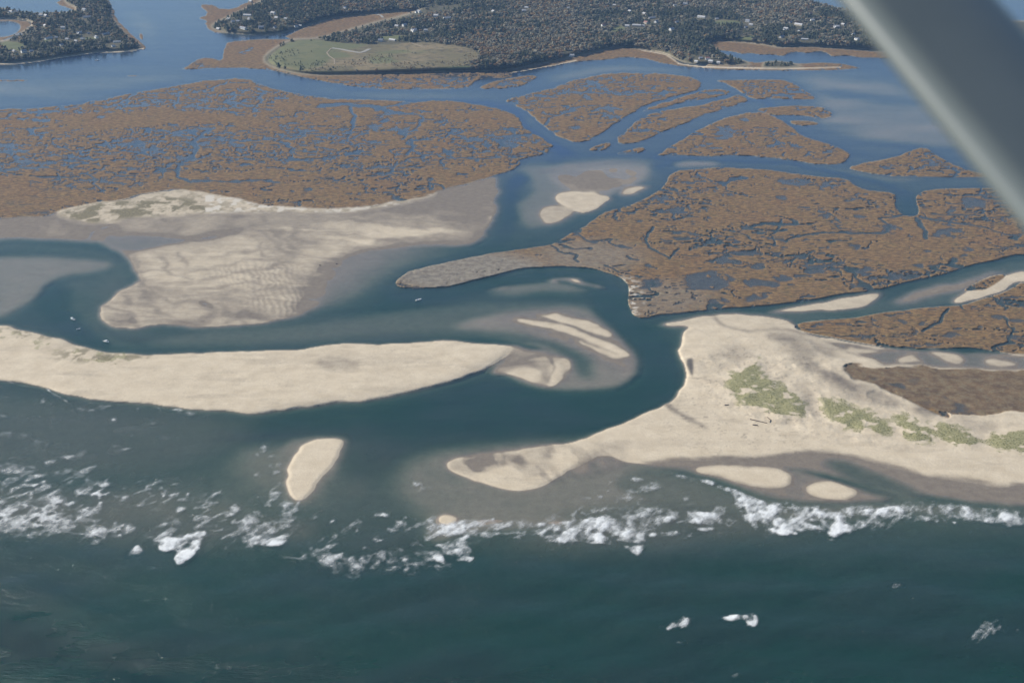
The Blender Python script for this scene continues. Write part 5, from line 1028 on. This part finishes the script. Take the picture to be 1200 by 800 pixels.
boat(92, 386, 4.4, .4, 'smallest white skiff, between the two motorboats in the channel pool', False, 'skiff')
boat(124.5, 400.5, 8.0, -.5, 'white motorboat just off the sand spit, lower right of the three', True)
boat(490.5, 351.5, 8.0, .55, 'white motorboat alone below the tip of the brown marsh tongue', False)
boat(114, 71, 9.0, .1, 'white boat far off, moored below the sandy shore of the wooded island', True)

# ------------------------------------------------------------------ driftwood and stranded boulders on the sand
M_WOOD = simple('driftwood', (.09, .07, .06), .9, .3, 2)
def log(pts, r, label):
    P = [np.array(at(*p_)) for p_ in pts]; m = MB(); rings = []
    for k_, p_ in enumerate(P):
        rr_ = r*(1-.5*k_/len(P)); rings.append([(p_[0], p_[1]+rr_*math.cos(a), p_[2]+rr_*.8+rr_*math.sin(a)) for a in np.linspace(0, 6.28, 8)[:-1]])
    m.loft(rings); o = m.build('driftwood_log', M_WOOD, smooth=True); tag(o, label, 'driftwood', 'driftwood on the beach')
log([(879, 491.5), (886, 493), (893, 494.5), (899, 496)], .55, 'long dark driftwood log on the sand below the grassy dune')
log([(899, 489), (903, 492), (902, 495)], .5, 'short curved driftwood log at the right end of the long one')
log([(882, 498), (888, 498.5)], .6, 'dark driftwood stump lowest on the sand below the grassy dune')
log([(849, 475), (854, 474.5)], .5, 'small dark driftwood piece left of the long log')
M_ROCK = simple('dark_boulder', (.07, .06, .055), .9, .3, 1)
for (u, v, lab) in ((375, 311, 'dark boulder left of the other on the pale rippled flat'), (394.5, 309.5, 'dark boulder at the wet margin of the rippled flat')):
    x, y, z = at(u, v); r_ = np.random.default_rng(int(u)); m = MB()
    rings = [[(x+math.cos(a)*1.1*math.sin(ph)*r_.uniform(.8, 1.2), y+math.sin(a)*1.0*math.sin(ph)*r_.uniform(.8, 1.2), z+.2+math.cos(ph)*.75) for a in np.linspace(0, 6.283, 9)[:-1]] for ph in np.linspace(3.0, .15, 6)]
    m.loft(rings).build('boulder', M_ROCK); o = bpy.data.objects['boulder' if u < 380 else 'boulder.001']; tag(o, lab, 'boulder', 'boulders on the rippled flat')

# ------------------------------------------------------------------ the aircraft's wing strut, right beside the camera
g = G('strut_paint')
n = g.noise(9, 3, .5, g.node('ShaderNodeTexCoord').outputs['Object'])
cc = g.mix(g.ramp(n, .4, .6), (.14, .165, .165), (.153, .178, .178))
MAT_STRUT = g.out(g.node('ShaderNodeBsdfPrincipled', {'Base Color': cc, 'Roughness': .38, 'Specular IOR Level': .5, 'Coat Weight': .3, 'Coat Roughness': .2}).outputs[0])
def campt(u, v, d_):
    x = (u-600)/F*d_; up_ = (400-v)/F*d_
    return np.array((x, d_*cP+up_*sP, CAM_H-d_*sP+up_*cP))
A = campt(1080, 0, 1.30); B = campt(1306, 265, 1.16)
ax = (B-A); ax /= np.linalg.norm(ax)
A2 = A-ax*1.6; B2 = B+ax*1.1
view = (A+B)/2-np.array((0, 0, CAM_H)); view /= np.linalg.norm(view)
ch = np.cross(ax, view); ch /= np.linalg.norm(ch)              # chord direction, across the view
if ch[0] > 0: ch = -ch                                          # leading edge to the left
nrm = np.cross(ax, ch); nrm /= np.linalg.norm(nrm)
if np.dot(nrm, view) > 0: nrm = -nrm                           # towards the camera
TW = math.radians(54)
le = ch*math.cos(TW)+nrm*math.sin(TW); tn_ = -ch*math.sin(TW)+nrm*math.cos(TW)
prof = []
chord, rn = .168, .0150
for a in np.linspace(-90, 90, 19): prof.append((chord/2-rn*1.5+rn*1.5*math.cos(math.radians(a)), rn*math.sin(math.radians(a))))
for t in np.linspace(.06, 1, 14): prof.append((chord/2-rn*1.5-(chord-rn*1.5)*t, rn*(1-.88*t**3)))
for t in np.linspace(1, .06, 14): prof.append((chord/2-rn*1.5-(chord-rn*1.5)*t, -rn*(1-.88*t**3)))
m = MB(); rings = []
for t in np.linspace(0, 1, 13):
    c0 = A2+(B2-A2)*t; rings.append([tuple(c0+le*px_+tn_*py_) for px_, py_ in prof])
m.loft(rings)
root = empty('wing_strut', tuple(A2)); tag(root, 'grey streamlined aircraft wing strut crossing the upper right corner, out of focus', 'wing strut')
o = m.build('fairing', MAT_STRUT, None, True); o.parent = root; o.matrix_parent_inverse.identity()
o.data.transform(__import__('mathutils').Matrix.Translation(-root.location))

# ------------------------------------------------------------------ haze
g = G('haze_air')
vol = g.node('ShaderNodeVolumePrincipled', {'Color': (.30, .55, 1.0, 1), 'Density': 1/23000., 'Anisotropy': .0})
om = g.node('ShaderNodeOutputMaterial'); g.l.new(vol.outputs[0], om.inputs['Volume'])
zb0, zt0 = -14.0, CAM_H+6
hz = MB().box((0, 22000, (zb0+zt0)/2), (90000, 90000, zt0-zb0)).build('haze', g.m); hz['kind'] = 'stuff'; hz['label'] = 'thin blue air haze over the whole coast'; hz['category'] = 'haze'

# ------------------------------------------------------------------ sun and sky
EL, AZ = math.radians(33), math.radians(-76)    # azimuth from +Y (view direction), negative = to the left
sd = np.array((math.sin(AZ)*math.cos(EL), math.cos(AZ)*math.cos(EL), math.sin(EL)))
sl = bpy.data.lights.new('sun', 'SUN'); sl.energy = 4.6; sl.angle = math.radians(.5); sl.color = (1, .94, .84)
so = bpy.data.objects.new('sun', sl); COL.objects.link(so)
from mathutils import Vector
so.rotation_euler = Vector(sd).to_track_quat('Z', 'Y').to_euler()
w = bpy.data.worlds.new('World'); sc.world = w; w.use_nodes = True
nt = w.node_tree; sky = nt.nodes.new('ShaderNodeTexSky'); sky.sky_type = 'NISHITA'; sky.sun_disc = False
sky.sun_elevation = EL; sky.sun_rotation = AZ; sky.altitude = 0; sky.air_density = 1.0; sky.dust_density = .15; sky.ozone_density = 1.8
nt.links.new(sky.outputs[0], nt.nodes['Background'].inputs[0]); nt.nodes['Background'].inputs[1].default_value = .075
sc.view_settings.view_transform = 'Standard'; sc.view_settings.look = 'None'; sc.view_settings.gamma = 1; sc.view_settings.exposure = .50
sc.render.engine = 'CYCLES'
cy = sc.cycles; cy.max_bounces = 6; cy.diffuse_bounces = 2; cy.glossy_bounces = 2; cy.transmission_bounces = 2; cy.transparent_max_bounces = 12; cy.volume_bounces = 0
cy.use_denoising = True; cy.caustics_reflective = False; cy.caustics_refractive = False
try: cy.denoiser = 'OPENIMAGEDENOISE'
except Exception: pass
print('done', time.time()-T0)
